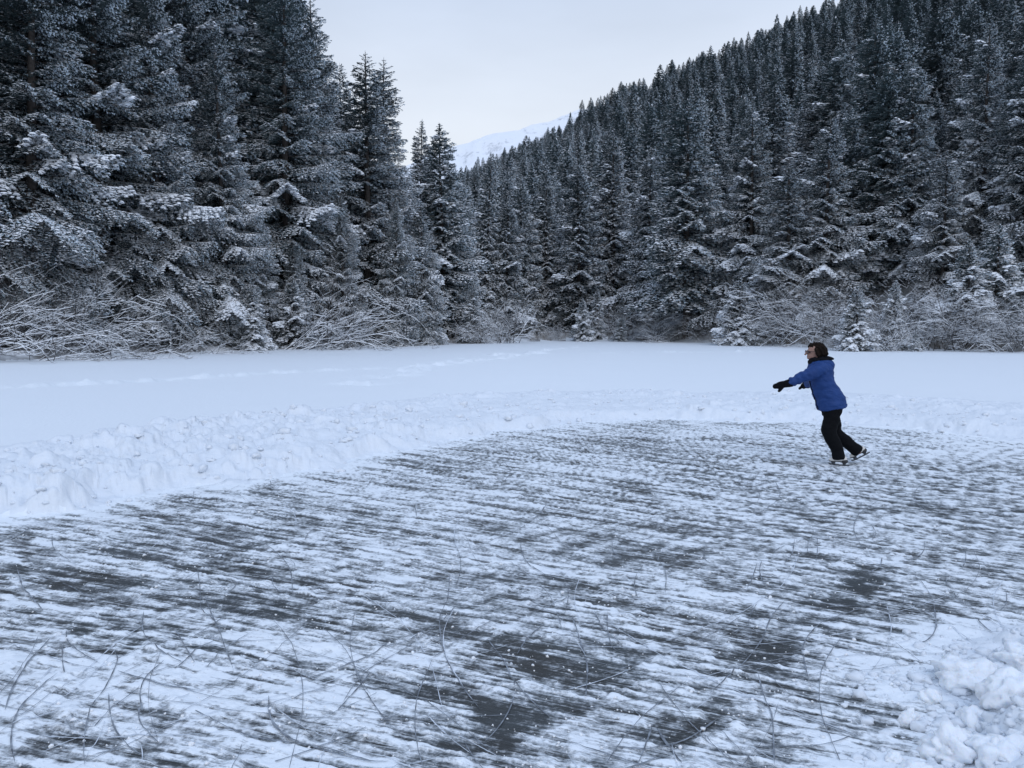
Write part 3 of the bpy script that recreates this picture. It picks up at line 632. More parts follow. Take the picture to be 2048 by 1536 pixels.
# ------------------------------------------------------------------ bare willows and alders
def shrub(seed, stems=12, length=4.0, spread=.9, lean=(0, 0), levels=4, r0=.035, kids=6, rise=.7, snow=.012, box=1.2, frost=(.62, .85)):
    rng = np.random.default_rng(seed); m = 6
    a = rng.uniform(0, 6.28, stems)
    P0 = np.stack([rng.uniform(-box, box, stems), rng.uniform(-.4, .4, stems) * box, np.full(stems, -.15)], 1)
    D0 = np.stack([np.sin(a) * spread * rng.uniform(.2, 1, stems) + lean[0], np.cos(a) * spread * rng.uniform(.2, 1, stems) + lean[1], rise * rng.uniform(.6, 1.4, stems)], 1)
    D0 /= np.linalg.norm(D0, axis=1, keepdims=True)
    Ln = length * rng.uniform(.6, 1.1, stems); Rd = r0 * rng.uniform(.6, 1.1, stems)
    Vs, Qs, Ms, off = [], [], [], 0; Vt, Qt, Mt, offt = [], [], [], 0
    for lv in range(levels):
        n = len(P0); P = np.zeros((n, m, 3)); P[:, 0] = P0; D = D0.copy(); sl = (Ln / (m - 1))[:, None]
        for k in range(1, m):
            D = D + rng.normal(0, .16, D.shape) * np.array([1, 1, .8]); D[:, 2] += (-.05 if lv < 2 else .03)
            D /= np.linalg.norm(D, axis=1, keepdims=True); P[:, k] = P[:, k - 1] + D * sl
        P[..., 2] = np.maximum(P[..., 2], .03 * np.arange(m))
        r = Rd[:, None] * np.linspace(1, .35, m)[None]
        v, q_, mi = tube(P, r, 4, snow=snow * (1 if lv < 2 else .55 if lv < levels - 1 else .35))
        if lv >= levels - 2: mi = mi * np.repeat(rng.uniform(0, 1, n) < (frost[0] if lv == levels - 1 else frost[1]), len(mi) // n)
        if lv == 0: Vs.append(v); Qs.append(q_ + off); Ms.append(mi); off += len(v)
        else: Vt.append(v); Qt.append(q_ + offt); Mt.append(mi); offt += len(v)
        if lv == levels - 1: break
        nk = kids if lv < levels - 2 else max(2, kids - 2); pi_ = np.repeat(np.arange(n), nk); s = rng.uniform(.22, .98, len(pi_)) * (m - 1); i0 = np.minimum(s.astype(int), m - 2); f = (s - i0)[:, None]
        P0 = P[pi_, i0] * (1 - f) + P[pi_, i0 + 1] * f; T = P[pi_, i0 + 1] - P[pi_, i0]; T /= np.linalg.norm(T, axis=1, keepdims=True)
        rd = rng.normal(0, 1, T.shape); rd -= (rd * T).sum(1, keepdims=True) * T; rd /= np.linalg.norm(rd, axis=1, keepdims=True)
        an = rng.uniform(.4, .95, len(pi_))[:, None]; D0 = T * np.cos(an) + rd * np.sin(an)
        Ln = Ln[pi_] * rng.uniform(.3, .62, len(pi_)); Rd = np.maximum(Rd[pi_] * rng.uniform(.42, .62, len(pi_)), .0038)
    st = mesh_np('stems', np.concatenate(Vs), np.concatenate(Qs), [M_twig, M_tsnow], np.concatenate(Ms))
    tw = mesh_np('twigs', np.concatenate(Vt), np.concatenate(Qt), [M_twig, M_tsnow], np.concatenate(Mt))
    return st, tw
SHR = {
 'arch': shrub(1, 11, 6.5, .55, (.75, -.25), 4, .046, 5, .75, .011, 2.2, (.3, .7)),
 'arch2': shrub(2, 8, 5.0, .6, (.5, -.4), 4, .038, 4, .75, .009, 1.8, (.3, .65)),
 'low': shrub(3, 10, 5.0, .7, (.9, -.5), 4, .040, 4, .46, .010, 2.2, (.3, .7)),
 'round': shrub(4, 22, 3.6, .95, (0, 0), 4, .028, 5, .95, .010, 1.4),
 'tall': shrub(5, 20, 4.4, .8, (0, 0), 4, .03, 5, 1.15, .007, 1.6),
 'fuzzy': shrub(6, 24, 3.8, .9, (0, 0), 4, .024, 5, .9, .010, 2.0),
}
def place_shrub(key, px, d, s, label, group, rz=None, sy=1.0):
    st, tw = SHR[key]; x, y = at(px, d); zz = float(terrain(np.array([x]), np.array([y]))[0])
    o = obj('willow_bush', None, loc=(x, y, zz - .05)); o.scale = (s, s, s * sy); o.rotation_euler = (0, 0, rngT.uniform(0, 6.28) if rz is None else rz)
    obj('stem', st, o); obj('twig', tw, o); o['label'] = label; o['category'] = 'bush'; o['group'] = group
GS, GRS, GFS = 'bare willows on the left shore', 'bare willows on the right shore', 'bare willows on the far shore'
for a in [
 ('arch', -60, 38.5, .8, 'biggest bare willow arching out of the left edge, snow on every limb', GS, 0.0, 1.0),
 ('arch', 20, 42, .8, 'tall bare willow reaching up at the left edge', GS, .5, 1.25),
 ('low', 90, 39.6, .72, 'low bare willow lying over the shore near the left edge', GS, 0.1, .9),
 ('low', 215, 41.5, .65, 'spreading low willow with thick white limbs left of the snow-padded spruce', GS, -.15, 1.0),
 ('arch2', 150, 43, .9, 'upright bare willow behind the low spreading one', GS, 0.5, 1.15),
 ('arch2', 350, 48.5, .55, 'fine-twigged bush between the low willow and the padded spruces', GS, .3, 1.0),
 ('low', 420, 48.5, .5, 'small low bush hanging over the snow at the left shore', GS, .1, .8),
 ('arch', 610, 56.5, .85, 'bending willow with pale limbs reaching right, in front of the left spruces', GS, .25, 1.1),
 ('arch2', 660, 57.5, 1.05, 'upright pale willow right behind the bending willow', GS, .2, 1.1),
 ('low', 700, 59, .55, 'low willow spreading over the snow below the double-topped spruce', GS, -.1, .8),
 ('round', 1010, 76, 1.15, 'round pale willow bush at the far shore below the gap', GFS, None, 1.0),
 ('round', 965, 75, .7, 'small willow at the left side of the round pale bush', GFS, None, .9),
 ('tall', 1250, 86, .95, 'thin grey willow left of the big layered spruce', GFS, None, 1.0),
 ('fuzzy', 1310, 83, .95, 'loose grey willow in front of the big layered spruce', GFS, None, 1.0),
 ('fuzzy', 1110, 86, .5, 'low scrub between the round bush and the white saplings', GFS, None, .8),
 ('tall', 1395, 80, .6, 'small scrub in the dark hollow by the layered spruce', GFS, None, 1.0),
 ('low', 1340, 79, .5, 'low twiggy scrub at the shore under the layered spruce', GFS, None, .7),
 ('fuzzy', 1500, 70, .9, 'pale bush at the left end of the right willows', GRS, None, .9),
 ('round', 1545, 66, 1.15, 'broad pale willow left of the skater', GRS, None, .95),
 ('fuzzy', 1605, 64, 1.2, 'dense frosted willow right behind the skater', GRS, None, 1.05),
 ('tall', 1660, 61, 1.0, 'greyish willow between the skater and the sapling', GRS, None, .95),
 ('round', 1680, 55.5, .5, 'willow with crossing snowy limbs before the snow-laden sapling', GRS, None, 1.0),
 ('round', 1775, 53.5, .8, 'willow with thick white forking limbs right of the sapling', GRS, None, 1.0),
 ('fuzzy', 1830, 56, 1.1, 'wide frosted willow before the white-boughed spruce', GRS, None, 1.0),
 ('tall', 1885, 54, 1.0, 'tall darker stemmed willow near the right edge', GRS, None, .95),
 ('fuzzy', 1950, 53, .95, 'tangled brownish willow below the snow shelves', GRS, None, .9),
 ('round', 2010, 51.5, .9, 'leaning willow beside the right edge', GRS, None, .9),
 ('fuzzy', 2075, 50.5, 1.0, 'willow cut by the right edge', GRS, None, .9)]:
    place_shrub(*a)
# dry grass along the shore
def grass():
    rng = np.random.default_rng(12); P = []
    for (p0, p1, n, off) in [(1060, 1160, 1200, .3), (1420, 2100, 5200, .3), (1170, 1420, 900, .4), (560, 1000, 700, .3)]:
        px = rng.uniform(p0, p1, n); az = np.arctan((px - CX) / F); r = shore(az) + off + rng.exponential(.9, n)
        P.append(np.stack([r * np.sin(az), r * np.cos(az)], 1))
    P = np.concatenate(P); n = len(P); z = terrain(P[:, 0], P[:, 1]); h = rng.uniform(.15, .75, n)
    d = rng.normal(0, .25, (n, 2)) * h[:, None]; Pl = np.zeros((n, 4, 3))
    for k in range(4):
        f = k / 3; Pl[:, k, :2] = P + d * f * f; Pl[:, k, 2] = z + h * f * (1 - .15 * f)
    v, q_, mi = tube(Pl, np.array([.012, .011, .009, .004])[None].repeat(n, 0), 3)
    m = mat('dry_grass', (.16, .13, .10), .8, var=(.62, .64, .66), vscale=1.2)
    obj('grass', mesh_np('grass', v, q_, [m]), kind='stuff', label='frosted dry grass along the shoreline')
grass()
print('shrubs', time.time() - T0)
# ------------------------------------------------------------------ skate marks, crumbs, lumps
def catmull(P, n=14):
    P = np.array(P, float)
    if len(P) < 3: return P[0] + (P[-1] - P[0]) * np.linspace(0, 1, n)[:, None]
    Pp = np.vstack([2 * P[0] - P[1], P, 2 * P[-1] - P[-2]]); o = []
    for i in range(1, len(Pp) - 2):
        a, b, c, d = Pp[i - 1], Pp[i], Pp[i + 1], Pp[i + 2]; t = np.linspace(0, 1, n, endpoint=False)[:, None]
        o.append(.5 * ((2 * b) + (-a + c) * t + (2 * a - 5 * b + 4 * c - d) * t ** 2 + (-a + 3 * b - 3 * c + d) * t ** 3))
    return np.vstack(o + [P[-1:]])
ML = [[(70, 280), (90, 350), (130, 400), (175, 450)], [(790, 280), (800, 360), (805, 440), (850, 480), (880, 540), (905, 610), (935, 690)], [(820, 390), (850, 470), (890, 540)],
 [(575, 450), (570, 520), (600, 575), (660, 625), (745, 665)], [(860, 570), (790, 600), (740, 650), (700, 690)], [(265, 530), (270, 570), (310, 610), (400, 660)],
 [(450, 600), (470, 640), (450, 700), (420, 760), (370, 830), (345, 910), (335, 1000), (340, 1072)], [(435, 780), (440, 860), (470, 940), (540, 1010), (650, 1045), (760, 1055)],
 [(230, 700), (150, 770), (90, 830), (55, 900), (45, 980), (60, 1060)], [(370, 1030), (480, 1000), (600, 945), (700, 900), (775, 872)], [(760, 845), (850, 890), (960, 940), (1100, 970), (1250, 990), (1500, 1055)],
 [(1075, 800), (1080, 870), (1110, 920), (1170, 965), (1250, 995), (1400, 1040), (1550, 1060)], [(470, 690), (600, 740), (700, 765), (800, 772)], [(1800, 300), (1790, 400), (1760, 470), (1765, 560), (1790, 650), (1850, 750), (1920, 840)],
 [(1730, 500), (1650, 560), (1560, 590), (1500, 600)], [(1450, 620), (1330, 670), (1200, 720)], [(1090, 310), (1095, 350), (1140, 390)], [(250, 590), (250, 650), (258, 700)], [(1000, 540), (900, 600), (825, 680)], [(1560, 570), (1480, 630), (1180, 740)],
 [(200, 560), (130, 640), (60, 740), (20, 850)], [(960, 330), (920, 370), (870, 390)], [(700, 520), (740, 590), (780, 660)], [(1950, 560), (2010, 640), (2047, 720)], [(1480, 700), (1430, 760), (1350, 850)]]
MR = [[(400, 170), (405, 210), (440, 230)], [(45, 150), (35, 190), (60, 260), (110, 290), (170, 320)], [(1650, 170), (1640, 220), (1560, 260)], [(1090, 410), (1040, 470), (1000, 560), (940, 640), (880, 700), (790, 780)],
 [(1190, 540), (1165, 590), (1170, 660), (1185, 720)], [(1690, 440), (1695, 520), (1660, 570), (1600, 590)], [(240, 470), (270, 560), (300, 660), (295, 800)], [(380, 460), (385, 540), (410, 600), (480, 620)],
 [(980, 990), (1100, 990), (1250, 985), (1380, 950)], [(0, 720), (60, 790), (150, 870)], [(560, 910), (530, 1000), (500, 1070)], [(575, 910), (620, 980), (680, 1070)], [(985, 710), (1010, 800), (1040, 880), (1050, 1072)],
 [(0, 490), (120, 440), (220, 405), (310, 395)], [(1440, 110), (1455, 140), (1440, 165)], [(770, 200), (770, 240), (800, 260)], [(1590, 380), (1440, 420), (1330, 460), (1230, 500), (1150, 600)], [(1130, 170), (1120, 220), (1090, 260)],
 [(1220, 150), (1222, 200), (1215, 260)], [(1480, 240), (1470, 270), (1420, 300)], [(1810, 200), (1815, 240), (1800, 280)], [(20, 620), (60, 560), (130, 500)], [(820, 880), (700, 960), (560, 1000), (400, 990)], [(980, 260), (960, 320), (940, 360)]]
def skate_marks():
    rng = np.random.default_rng(31); lines = []
    for M_, ox in ((ML, 0), (MR, 1024)):
        for l in M_:
            lines.append((np.array([ground_at(ox + a / 2, 1000 + b / 2) for a, b in l]), rng.uniform(.0026, .0043), 0, True))
    lines[11] = (lines[11][0], .005, 0, True)
    for i in range(520):
        d = rng.uniform(3.0, 13.5); px = rng.uniform(-80, 2120); x, y = at(px, d)
        rad = rng.uniform(.6, 4.0); a0 = rng.uniform(0, 6.28); sw = rng.uniform(.2, .7) * (1 if rng.random() < .5 else -1); aa = a0 + np.linspace(0, sw, 4)
        lines.append((np.stack([x + rad * (np.cos(aa) - np.cos(a0)), y + rad * (np.sin(aa) - np.sin(a0))], 1), rng.uniform(.0014, .0032), int(rng.random() < .35), False))
    out = {0: ([], [], 0), 1: ([], [], 0)}
    Vs = {0: [], 1: []}; Qs = {0: [], 1: []}; of = {0: 0, 1: 0}
    for P, wd, kind, strong in lines:
        L_ = catmull(P, 16 if len(P) > 2 else 20); ln = np.hypot(*(np.diff(L_, axis=0).T)); S = np.concatenate([[0], np.cumsum(ln)])
        n = max(8, int(S[-1] / .022)); s = np.linspace(0, S[-1], n); x = np.interp(s, S, L_[:, 0]); y = np.interp(s, S, L_[:, 1])
        sdv = rink_sd(x, y)
        z = surf(x, y)[0]; tx = np.gradient(x); ty = np.gradient(y); tn = np.hypot(tx, ty) + 1e-9; nx, ny = -ty / tn, tx / tn
        z = np.maximum(z, (surf(x + nx * .02, y + ny * .02)[0] + surf(x - nx * .02, y - ny * .02)[0]) / 2)
        z = np.maximum(z, np.convolve(np.pad(z, 5, mode='edge'), np.ones(11) / 11, mode='valid')) + .003 + .0007 * np.hypot(x, y)
        f = s / S[-1]; ww = wd * np.minimum(1, 12 * np.minimum(f, 1 - f) + .1) * (.35 + vn(s * 14, s * 0 + wd * 1e4, 3) * 1.1)
        gap = vn(s * 6, s * 0 + wd * 2e4, 8) > (.06 if strong else .2)
        b = of[kind]; Vs[kind].append(np.stack([np.stack([x + nx * ww, y + ny * ww, z], 1), np.stack([x - nx * ww, y - ny * ww, z], 1)], 1).reshape(-1, 3))
        k_ = np.arange(n - 1)[gap[:-1] & (sdv[:-1] > .1)]; Qs[kind].append(np.stack([b + 2 * k_, b + 2 * k_ + 1, b + 2 * k_ + 3, b + 2 * k_ + 2], 1)); of[kind] += 2 * n
    md_ = mat('cut_ice', (.09, .10, .115), .7, var=(.30, .33, .37), vscale=18); ml = mat('frosty_scratch', (.45, .49, .54), .6, var=(.7, .74, .8), vscale=18)
    obj('skate_marks', mesh_np('skate_marks', np.concatenate(Vs[0]), np.concatenate(Qs[0]), [md_]), kind='structure', label='thin dark curves cut by skates')
    obj('scratches', mesh_np('scratches', np.concatenate(Vs[1]), np.concatenate(Qs[1]), [ml]), kind='structure', label='fine frosty scratches in the ice')
skate_marks()
_ico = None
def ico(sub):
    import bmesh
    bm = bmesh.new(); bmesh.ops.create_icosphere(bm, subdivisions=sub, radius=1); bm.verts.ensure_lookup_table()
    V = np.array([v.co[:] for v in bm.verts]); Fc = np.array([[v.index for v in f.verts] for f in bm.faces]); bm.free(); return V, Fc
def rubble():
    rng = np.random.default_rng(43); V0, F0 = ico(2); n = 9000
    n = 5000; a = rng.uniform(-.72, .72, n); r = rng.uniform(2.6, 21, n); x = r * np.sin(a); y = r * np.cos(a)
    ax = rng.normal(2.25, .55, 2600); ay = rng.normal(3.7, .5, 2600); x = np.concatenate([x, ax]); y = np.concatenate([y, ay])
    z, k, sd, bw = surf(x, y)
    ok = (sd < rng.exponential(.12, len(x))) & (bw < rng.uniform(.2, 1.05, len(x))); x, y, z = x[ok], y[ok], z[ok]; n = len(x)
    s = np.clip(np.exp(rng.normal(-3.7, .6, n)), .008, .085) * np.where(np.hypot(x, y) < 6, .45, .85)
    J = rng.uniform(.6, 1.25, (n, len(V0), 1)); V = V0[None] * J * s[:, None, None] * np.stack([rng.uniform(.7, 1.4, n), rng.uniform(.7, 1.3, n), rng.uniform(.5, .9, n)], 1)[:, None, :]
    V[..., 0] += x[:, None]; V[..., 1] += y[:, None]; V[..., 2] += (z + s * .15)[:, None]
    Fc = (F0[None] + (np.arange(n) * len(V0))[:, None, None]).reshape(-1, 3)
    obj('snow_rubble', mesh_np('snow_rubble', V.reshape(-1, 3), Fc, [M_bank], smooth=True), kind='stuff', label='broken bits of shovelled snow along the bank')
rubble()
def crumbs():
    rng = np.random.default_rng(41); V0, F0 = ico(1); n = 5200
    d = 2.8 * (16 / 2.8) ** rng.uniform(0, 1, n); px = rng.uniform(-150, 2200, n); x = (px - CX) / F * d; y = d
    cl = fbm(x * 1.3, y * 1.3, 51, 3); z, k, sd, _ = surf(x, y)
    ok = (sd > .02) & (rng.uniform(0, 1, n) < sst(.38, .62, cl) + .15)
    x, y, z = x[ok], y[ok], z[ok]; n = len(x); s = np.exp(rng.normal(-5.5, .5, n)); s = np.clip(s, .002, .016)
    J = rng.uniform(.5, 1.35, (n, len(V0), 1)); V = V0[None] * J * s[:, None, None] * np.array([1, 1, .8]); V[..., 0] += x[:, None]; V[..., 1] += y[:, None]; V[..., 2] += (z + s * .4)[:, None]
    Fc = (F0[None] + (np.arange(n) * len(V0))[:, None, None]).reshape(-1, 3)
    obj('snow_crumbs', mesh_np('snow_crumbs', V.reshape(-1, 3), Fc, [M_clod], smooth=True), kind='stuff', label='small crumbs of snow scattered over the ice')
crumbs()
def lump(px, py, sz, seed, label, flat=.7):
    V0, F0 = ico(4); rng = np.random.default_rng(seed); o3 = rng.uniform(0, 50, 3)
    a = V0 * np.array([1, rng.uniform(.75, 1), flat])
    n1 = fbm(V0[:, 0] * 1.3 + o3[0] + V0[:, 2], V0[:, 1] * 1.3 + o3[1] - V0[:, 2], seed, 3) - .5
    n2 = fbm(V0[:, 0] * 5 + o3[1] + V0[:, 2] * 3, V0[:, 1] * 5 + o3[2] - V0[:, 2] * 3, seed + 3, 3) - .5
    n3 = fbm(V0[:, 0] * 16 + o3[1] + V0[:, 2] * 9, V0[:, 1] * 16 + o3[2] - V0[:, 2] * 9, seed + 6, 3) - .5
    V = a * (1 + n1[:, None] * 1.0 + n2[:, None] * .6 + n3[:, None] * .26) * sz
    x, y = ground_at(px, py, .05); z = float(surf(np.array([x]), np.array([y]))[0][0])
    o = obj('snow_lump', mesh_np('snow_lump', V, F0, [M_clod], smooth=True), loc=(x, y, z + sz * flat * .12)); o.rotation_euler = (0, 0, rng.uniform(0, 6))
    o['label'] = label; o['category'] = 'snow lump'; o['group'] = 'lumps of shovelled snow beside the ice'
for a in [(1930, 1355, .13, 1, 'broad flat-topped snow lump at the back of the pile near the right edge', .6), (1820, 1425, .045, 2, 'small pointed snow chunk alone at the left tip of the pile', 1.0),
          (1905, 1490, .12, 3, 'rounded snow lump in the middle of the pile at the lower right', .75), (2030, 1420, .15, 4, 'largest snow lump of the pile touching the right edge', .7),
          (2000, 1510, .12, 5, 'snow lump in the lower right corner of the picture', .7), (1860, 1385, .05, 6, 'little snow chunk between the pointed one and the broad flat-topped lump', .7),
          (2040, 1350, .10, 7, 'snow lump behind the largest one at the right edge', .7), (1950, 1430, .08, 8, 'snow lump between the flat-topped lump and the rounded one', .7),
          (1790, 1500, .035, 9, 'small flat crumb of snow at the foot of the pile', .6), (1835, 1530, .06, 10, 'snow lump at the bottom edge left of the rounded one', .7)]:
    lump(*a)
print('marks', time.time() - T0)
# ------------------------------------------------------------------ the skater
from mathutils import Vector, Matrix
SKX, SKY = ground_at(1676, 930)
def closed_rings(rings, k=20):
    """rings: (cx, cy, cz, hx, hy, tilt) -> closed loft, horizontal ellipses tilted about y"""
    V = []; a = np.arange(k) / k * 2 * math.pi
    for cx, cy, cz, hx, hy, ti in rings:
        V.append(np.stack([cx + hx * np.cos(a), cy + hy * np.sin(a), cz + hx * np.cos(a) * ti], 1))
    n = len(rings); V = np.vstack(V + [np.array([[rings[0][0], rings[0][1], rings[0][2]]]), np.array([[rings[-1][0], rings[-1][1], rings[-1][2]]])])
    Fc = []
    for i in range(n - 1):
        for j in range(k):
            j2 = (j + 1) % k; Fc += [(i * k + j, i * k + j2, (i + 1) * k + j2), (i * k + j, (i + 1) * k + j2, (i + 1) * k + j)]
    for j in range(k):
        j2 = (j + 1) % k; Fc += [(n * k, j2, j), (n * k + 1, (n - 1) * k + j, (n - 1) * k + j2)]
    return V, np.array(Fc)
def cap(p0, p1, r0, r1, k=16, sq=1.0):
    p0 = np.array(p0, float); p1 = np.array(p1, float); d = p1 - p0; l = np.linalg.norm(d); d /= l
    s = np.cross(d, [0, 1, 0]) if abs(d[1]) < .9 else np.cross(d, [1, 0, 0]); s /= np.linalg.norm(s); u = np.cross(s, d)
    V = []; th = np.linspace(-math.pi / 2, 0, 6); rings = [(p0 + d * math.sin(t) * r0, r0 * math.cos(t)) for t in th] + [(p1 + d * math.sin(-t) * r1, r1 * math.cos(t)) for t in th[::-1]]
    a = np.arange(k) / k * 2 * math.pi
    for c, r in rings: V.append(c + max(r, 1e-4) * (np.cos(a)[:, None] * s + np.sin(a)[:, None] * u * sq))
    V = np.vstack(V); n = len(rings); Fc = []
    for i in range(n - 1):
        for j in range(k):
            j2 = (j + 1) % k; Fc += [(i * k + j, i * k + j2, (i + 1) * k + j2), (i * k + j, (i + 1) * k + j2, (i + 1) * k + j)]
    return V, np.array(Fc)
def cyl(p0, p1, r0, r1, k=18):
    p0 = np.array(p0, float); p1 = np.array(p1, float); d = p1 - p0; d /= np.linalg.norm(d); s_ = np.cross(d, [0, 1, 0]); s_ /= np.linalg.norm(s_); u = np.cross(s_, d); a = np.arange(k) / k * 2 * math.pi
    V = np.vstack([p0 + r0 * (np.cos(a)[:, None] * s_ + np.sin(a)[:, None] * u), p1 + r1 * (np.cos(a)[:, None] * s_ + np.sin(a)[:, None] * u), p0[None], p1[None]]); Fc = []
    for j in range(k):
        j2 = (j + 1) % k; Fc += [(j, j2, k + j2), (j, k + j2, k + j), (2 * k, j2, j), (2 * k + 1, k + j, k + j2)]
    return V, np.array(Fc)
def ell(c, r, rot=(0, 0, 0)):
    V0, F0 = ico(3); R_ = np.array(Matrix.Rotation(rot[2], 3, 'Z') @ Matrix.Rotation(rot[1], 3, 'Y') @ Matrix.Rotation(rot[0], 3, 'X'))
    return (V0 * np.array(r)) @ R_.T + np.array(c), F0
def fused(name, prims, m, parent, vox=.008, smooth=3, disp=None, mats=None, **props):
    Vs, Fs, off = [], [], 0
    for V, Fc in prims: Vs.append(V); Fs.append(Fc + off); off += len(V)
    me = mesh_np(name, np.vstack(Vs), np.vstack(Fs), [m]); tmp = bpy.data.objects.new('tmp', me); C.objects.link(tmp)
    r = tmp.modifiers.new('r', 'REMESH'); r.mode = 'VOXEL'; r.voxel_size = vox; r.use_smooth_shade = True
    if smooth: s = tmp.modifiers.new('s', 'SMOOTH'); s.iterations = smooth; s.factor = .6
    dg = bpy.context.evaluated_depsgraph_get(); me2 = bpy.data.meshes.new_from_object(tmp.evaluated_get(dg)); bpy.data.objects.remove(tmp); bpy.data.meshes.remove(me)
    me2.name = name; me2.materials.clear(); me2.materials.append(m)
    co = np.zeros(len(me2.vertices) * 3, np.float32); me2.vertices.foreach_get('co', co); co = co.reshape(-1, 3)
    if disp is not None:
        no_ = np.zeros(len(me2.vertices) * 3, np.float32); me2.vertices.foreach_get('normal', no_) if False else None
        nn = np.array([v.normal[:] for v in me2.vertices]); co = co + nn * disp(co)[:, None]
        me2.vertices.foreach_set('co', co.astype(np.float32).ravel())
    me2.polygons.foreach_set('use_smooth', np.full(len(me2.polygons), True)); me2.update()
    return obj(name, me2, parent, **props)
def person():
    root = obj('person', None, loc=(SKX - .020, SKY, 0.006)); root.scale = (.988, .988, .988); root.rotation_euler = (0, math.radians(-1.6), 0); root['category'] = 'person'
    root['label'] = 'skater in a blue jacket and black trousers gliding left with arms stretched out'
    skin = mat('skin', (.27, .155, .12), .5); blue = mat('blue_shell', (.010, .038, .15), .65, var=(.014, .050, .19), vscale=7, spec=.25, bump=.006, bscale=9, detail=3)
    black = mat('black_cloth', (.004, .0045, .006), .85, bump=.006, bscale=10, detail=3, spec=.12); wool = mat('mitten_fabric', (.005, .0055, .007), .9, spec=.08, bump=.002, bscale=60)
    hairm = mat('brown_hair', (.006, .004, .003), .75, var=(.013, .008, .006), vscale=40, bump=.004, bscale=60, spec=.1); lining = mat('dark_lining', (.008, .009, .012), .9, spec=.08, bump=.002, bscale=60)
    white = mat('boot_leather', (.62, .60, .57), .45, bump=.001, bscale=40); steel = mat('blade_steel', (.10, .105, .115), .35, metal=1); sole = mat('sole', (.02, .02, .022), .6)
    yn = -.19; arm = [((-.26, -.15, 1.26), .085), ((-.48, -.20, 1.185), .068), ((-.66, -.20, 1.108), .054)]
    arm2 = [((-.22, .16, 1.24), .085), ((-.19, .36, 1.12), .068), ((-.17, .56, 1.02), .054)]
    hip1, kn1, an1 = (-.07, -.085, .76), (-.135, -.09, .44), (-.0, -.09, .10)
    hip2, kn2, an2 = (-.05, .085, .76), (.02, .09, .41), (.33, .11, .14)
    # body: one continuous surface, head to ankles
    head = [ell((-.275, 0, 1.488), (.094, .072, .104)), ell((-.315, 0, 1.432), (.062, .052, .062)), cap((-.375, 0, 1.470), (-.405, 0, 1.448), .012, .012), ell((-.355, 0, 1.405), (.026, .026, .022)),
            ell((-.368, 0, 1.424), (.016, .024, .008)), ell((-.362, 0, 1.495), (.018, .05, .012)), cap((-.375, 0, 1.495), (-.385, 0, 1.475), .010, .011),
            ell((-.262, -.074, 1.462), (.018, .010, .030)), ell((-.262, .074, 1.462), (.018, .010, .030)), cap((-.262, 0, 1.42), (-.225, 0, 1.28), .052, .058)]
    body = head + [closed_rings([(-.22, 0, 1.30, .08, .13, 0), (-.21, 0, 1.22, .12, .16, 0), (-.18, 0, 1.05, .12, .15, 0), (-.12, 0, .92, .12, .14, 0), (-.07, 0, .78, .12, .15, 0), (-.06, 0, .72, .10, .14, 0)]),
            cap(arm[0][0], arm[1][0], .05, .04), cap(arm[1][0], arm[2][0], .04, .028), cap(arm2[0][0], arm2[1][0], .05, .04), cap(arm2[1][0], arm2[2][0], .04, .028),
            cap(hip1, kn1, .08, .055), cap(kn1, an1, .055, .035), cap(hip2, kn2, .08, .055), cap(kn2, an2, .055, .035)]
    b = fused('body', body, skin, root, .006, 2)
    obj_eye = [ell((-.352, sy * .030, 1.480), (.012, .013, .010)) for sy in (-1, 1)]
    for V, Fc in obj_eye: obj('eye', mesh_np('eye', V, Fc, [mat('eye', (.05, .04, .035), .2)], smooth=True), root)
    # hair, pulled back
    hr = [ell((-.240, 0, 1.502), (.106, .084, .096)), ell((-.200, 0, 1.455), (.070, .080, .060)), ell((-.160, 0, 1.490), (.045, .045, .050)), ell((-.165, 0, 1.45), (.05, .06, .04)), ell((-.285, 0, 1.555), (.075, .06, .045)), ell((-.245, -.070, 1.472), (.055, .020, .055)), ell((-.245, .070, 1.472), (.055, .020, .055)),
          cap((-.285, -.070, 1.50), (-.255, -.072, 1.43), .018, .016), cap((-.285, .070, 1.50), (-.255, .072, 1.43), .018, .016)]
    fused('hair', hr, hairm, root, .006, 2, disp=lambda c: (vn(c[:, 0] * 60 + c[:, 2] * 30, c[:, 1] * 90, 4) - .5) * .022)
    # glasses
    gv, gf = [], []
    th = np.linspace(0, 2 * math.pi, 17)
    pl = []
    for sy in (-1, 1):
        pl.append(np.stack([np.full(17, -.384) + np.abs(np.sin(th) * 0), sy * .033 + .026 * np.cos(th), 1.480 + .020 * np.sin(th)], 1))
    prim = [tube(p[None], np.full((1, 17), .0028), 6)[:2] for p in pl]
    prim += [tube(np.array([[(-.384, sy * .058, 1.485), (-.33, sy * .080, 1.484), (-.27, sy * .084, 1.480), (-.255, sy * .082, 1.462)]]), np.full((1, 4), .0028), 6)[:2] for sy in (-1, 1)]
    prim.append(tube(np.array([[(-.386, -.008, 1.483), (-.392, 0, 1.486), (-.386, .008, 1.483)]]), np.full((1, 3), .0025), 6)[:2])
    off = 0; VV, QQ = [], []
    for v, q_ in prim: VV.append(v); QQ.append(q_ + off); off += len(v)
    gl = obj('glasses', mesh_np('glasses', np.vstack(VV), np.vstack(QQ), [sole], smooth=True), root)
    gm = mat('tinted_lens', (.10, .06, .055), .2)
    for sy in (-1, 1):
        V, Fc = ell((-.3845, sy * .033, 1.480), (.0015, .025, .019)); obj('lens', mesh_np('lens', V, Fc, [gm], smooth=True), gl)
    # scarf / neck gaiter
    fused('neck_gaiter', [ell((-.275, 0, 1.375), (.085, .078, .048), (0, .25, 0)), ell((-.22, 0, 1.385), (.085, .085, .05), (0, -.1, 0)), ell((-.32, 0, 1.345), (.05, .06, .04))], lining, root, .007, 2, disp=lambda c: (fbm(c[:, 0] * 40, c[:, 2] * 60, 4, 3) - .5) * .014)
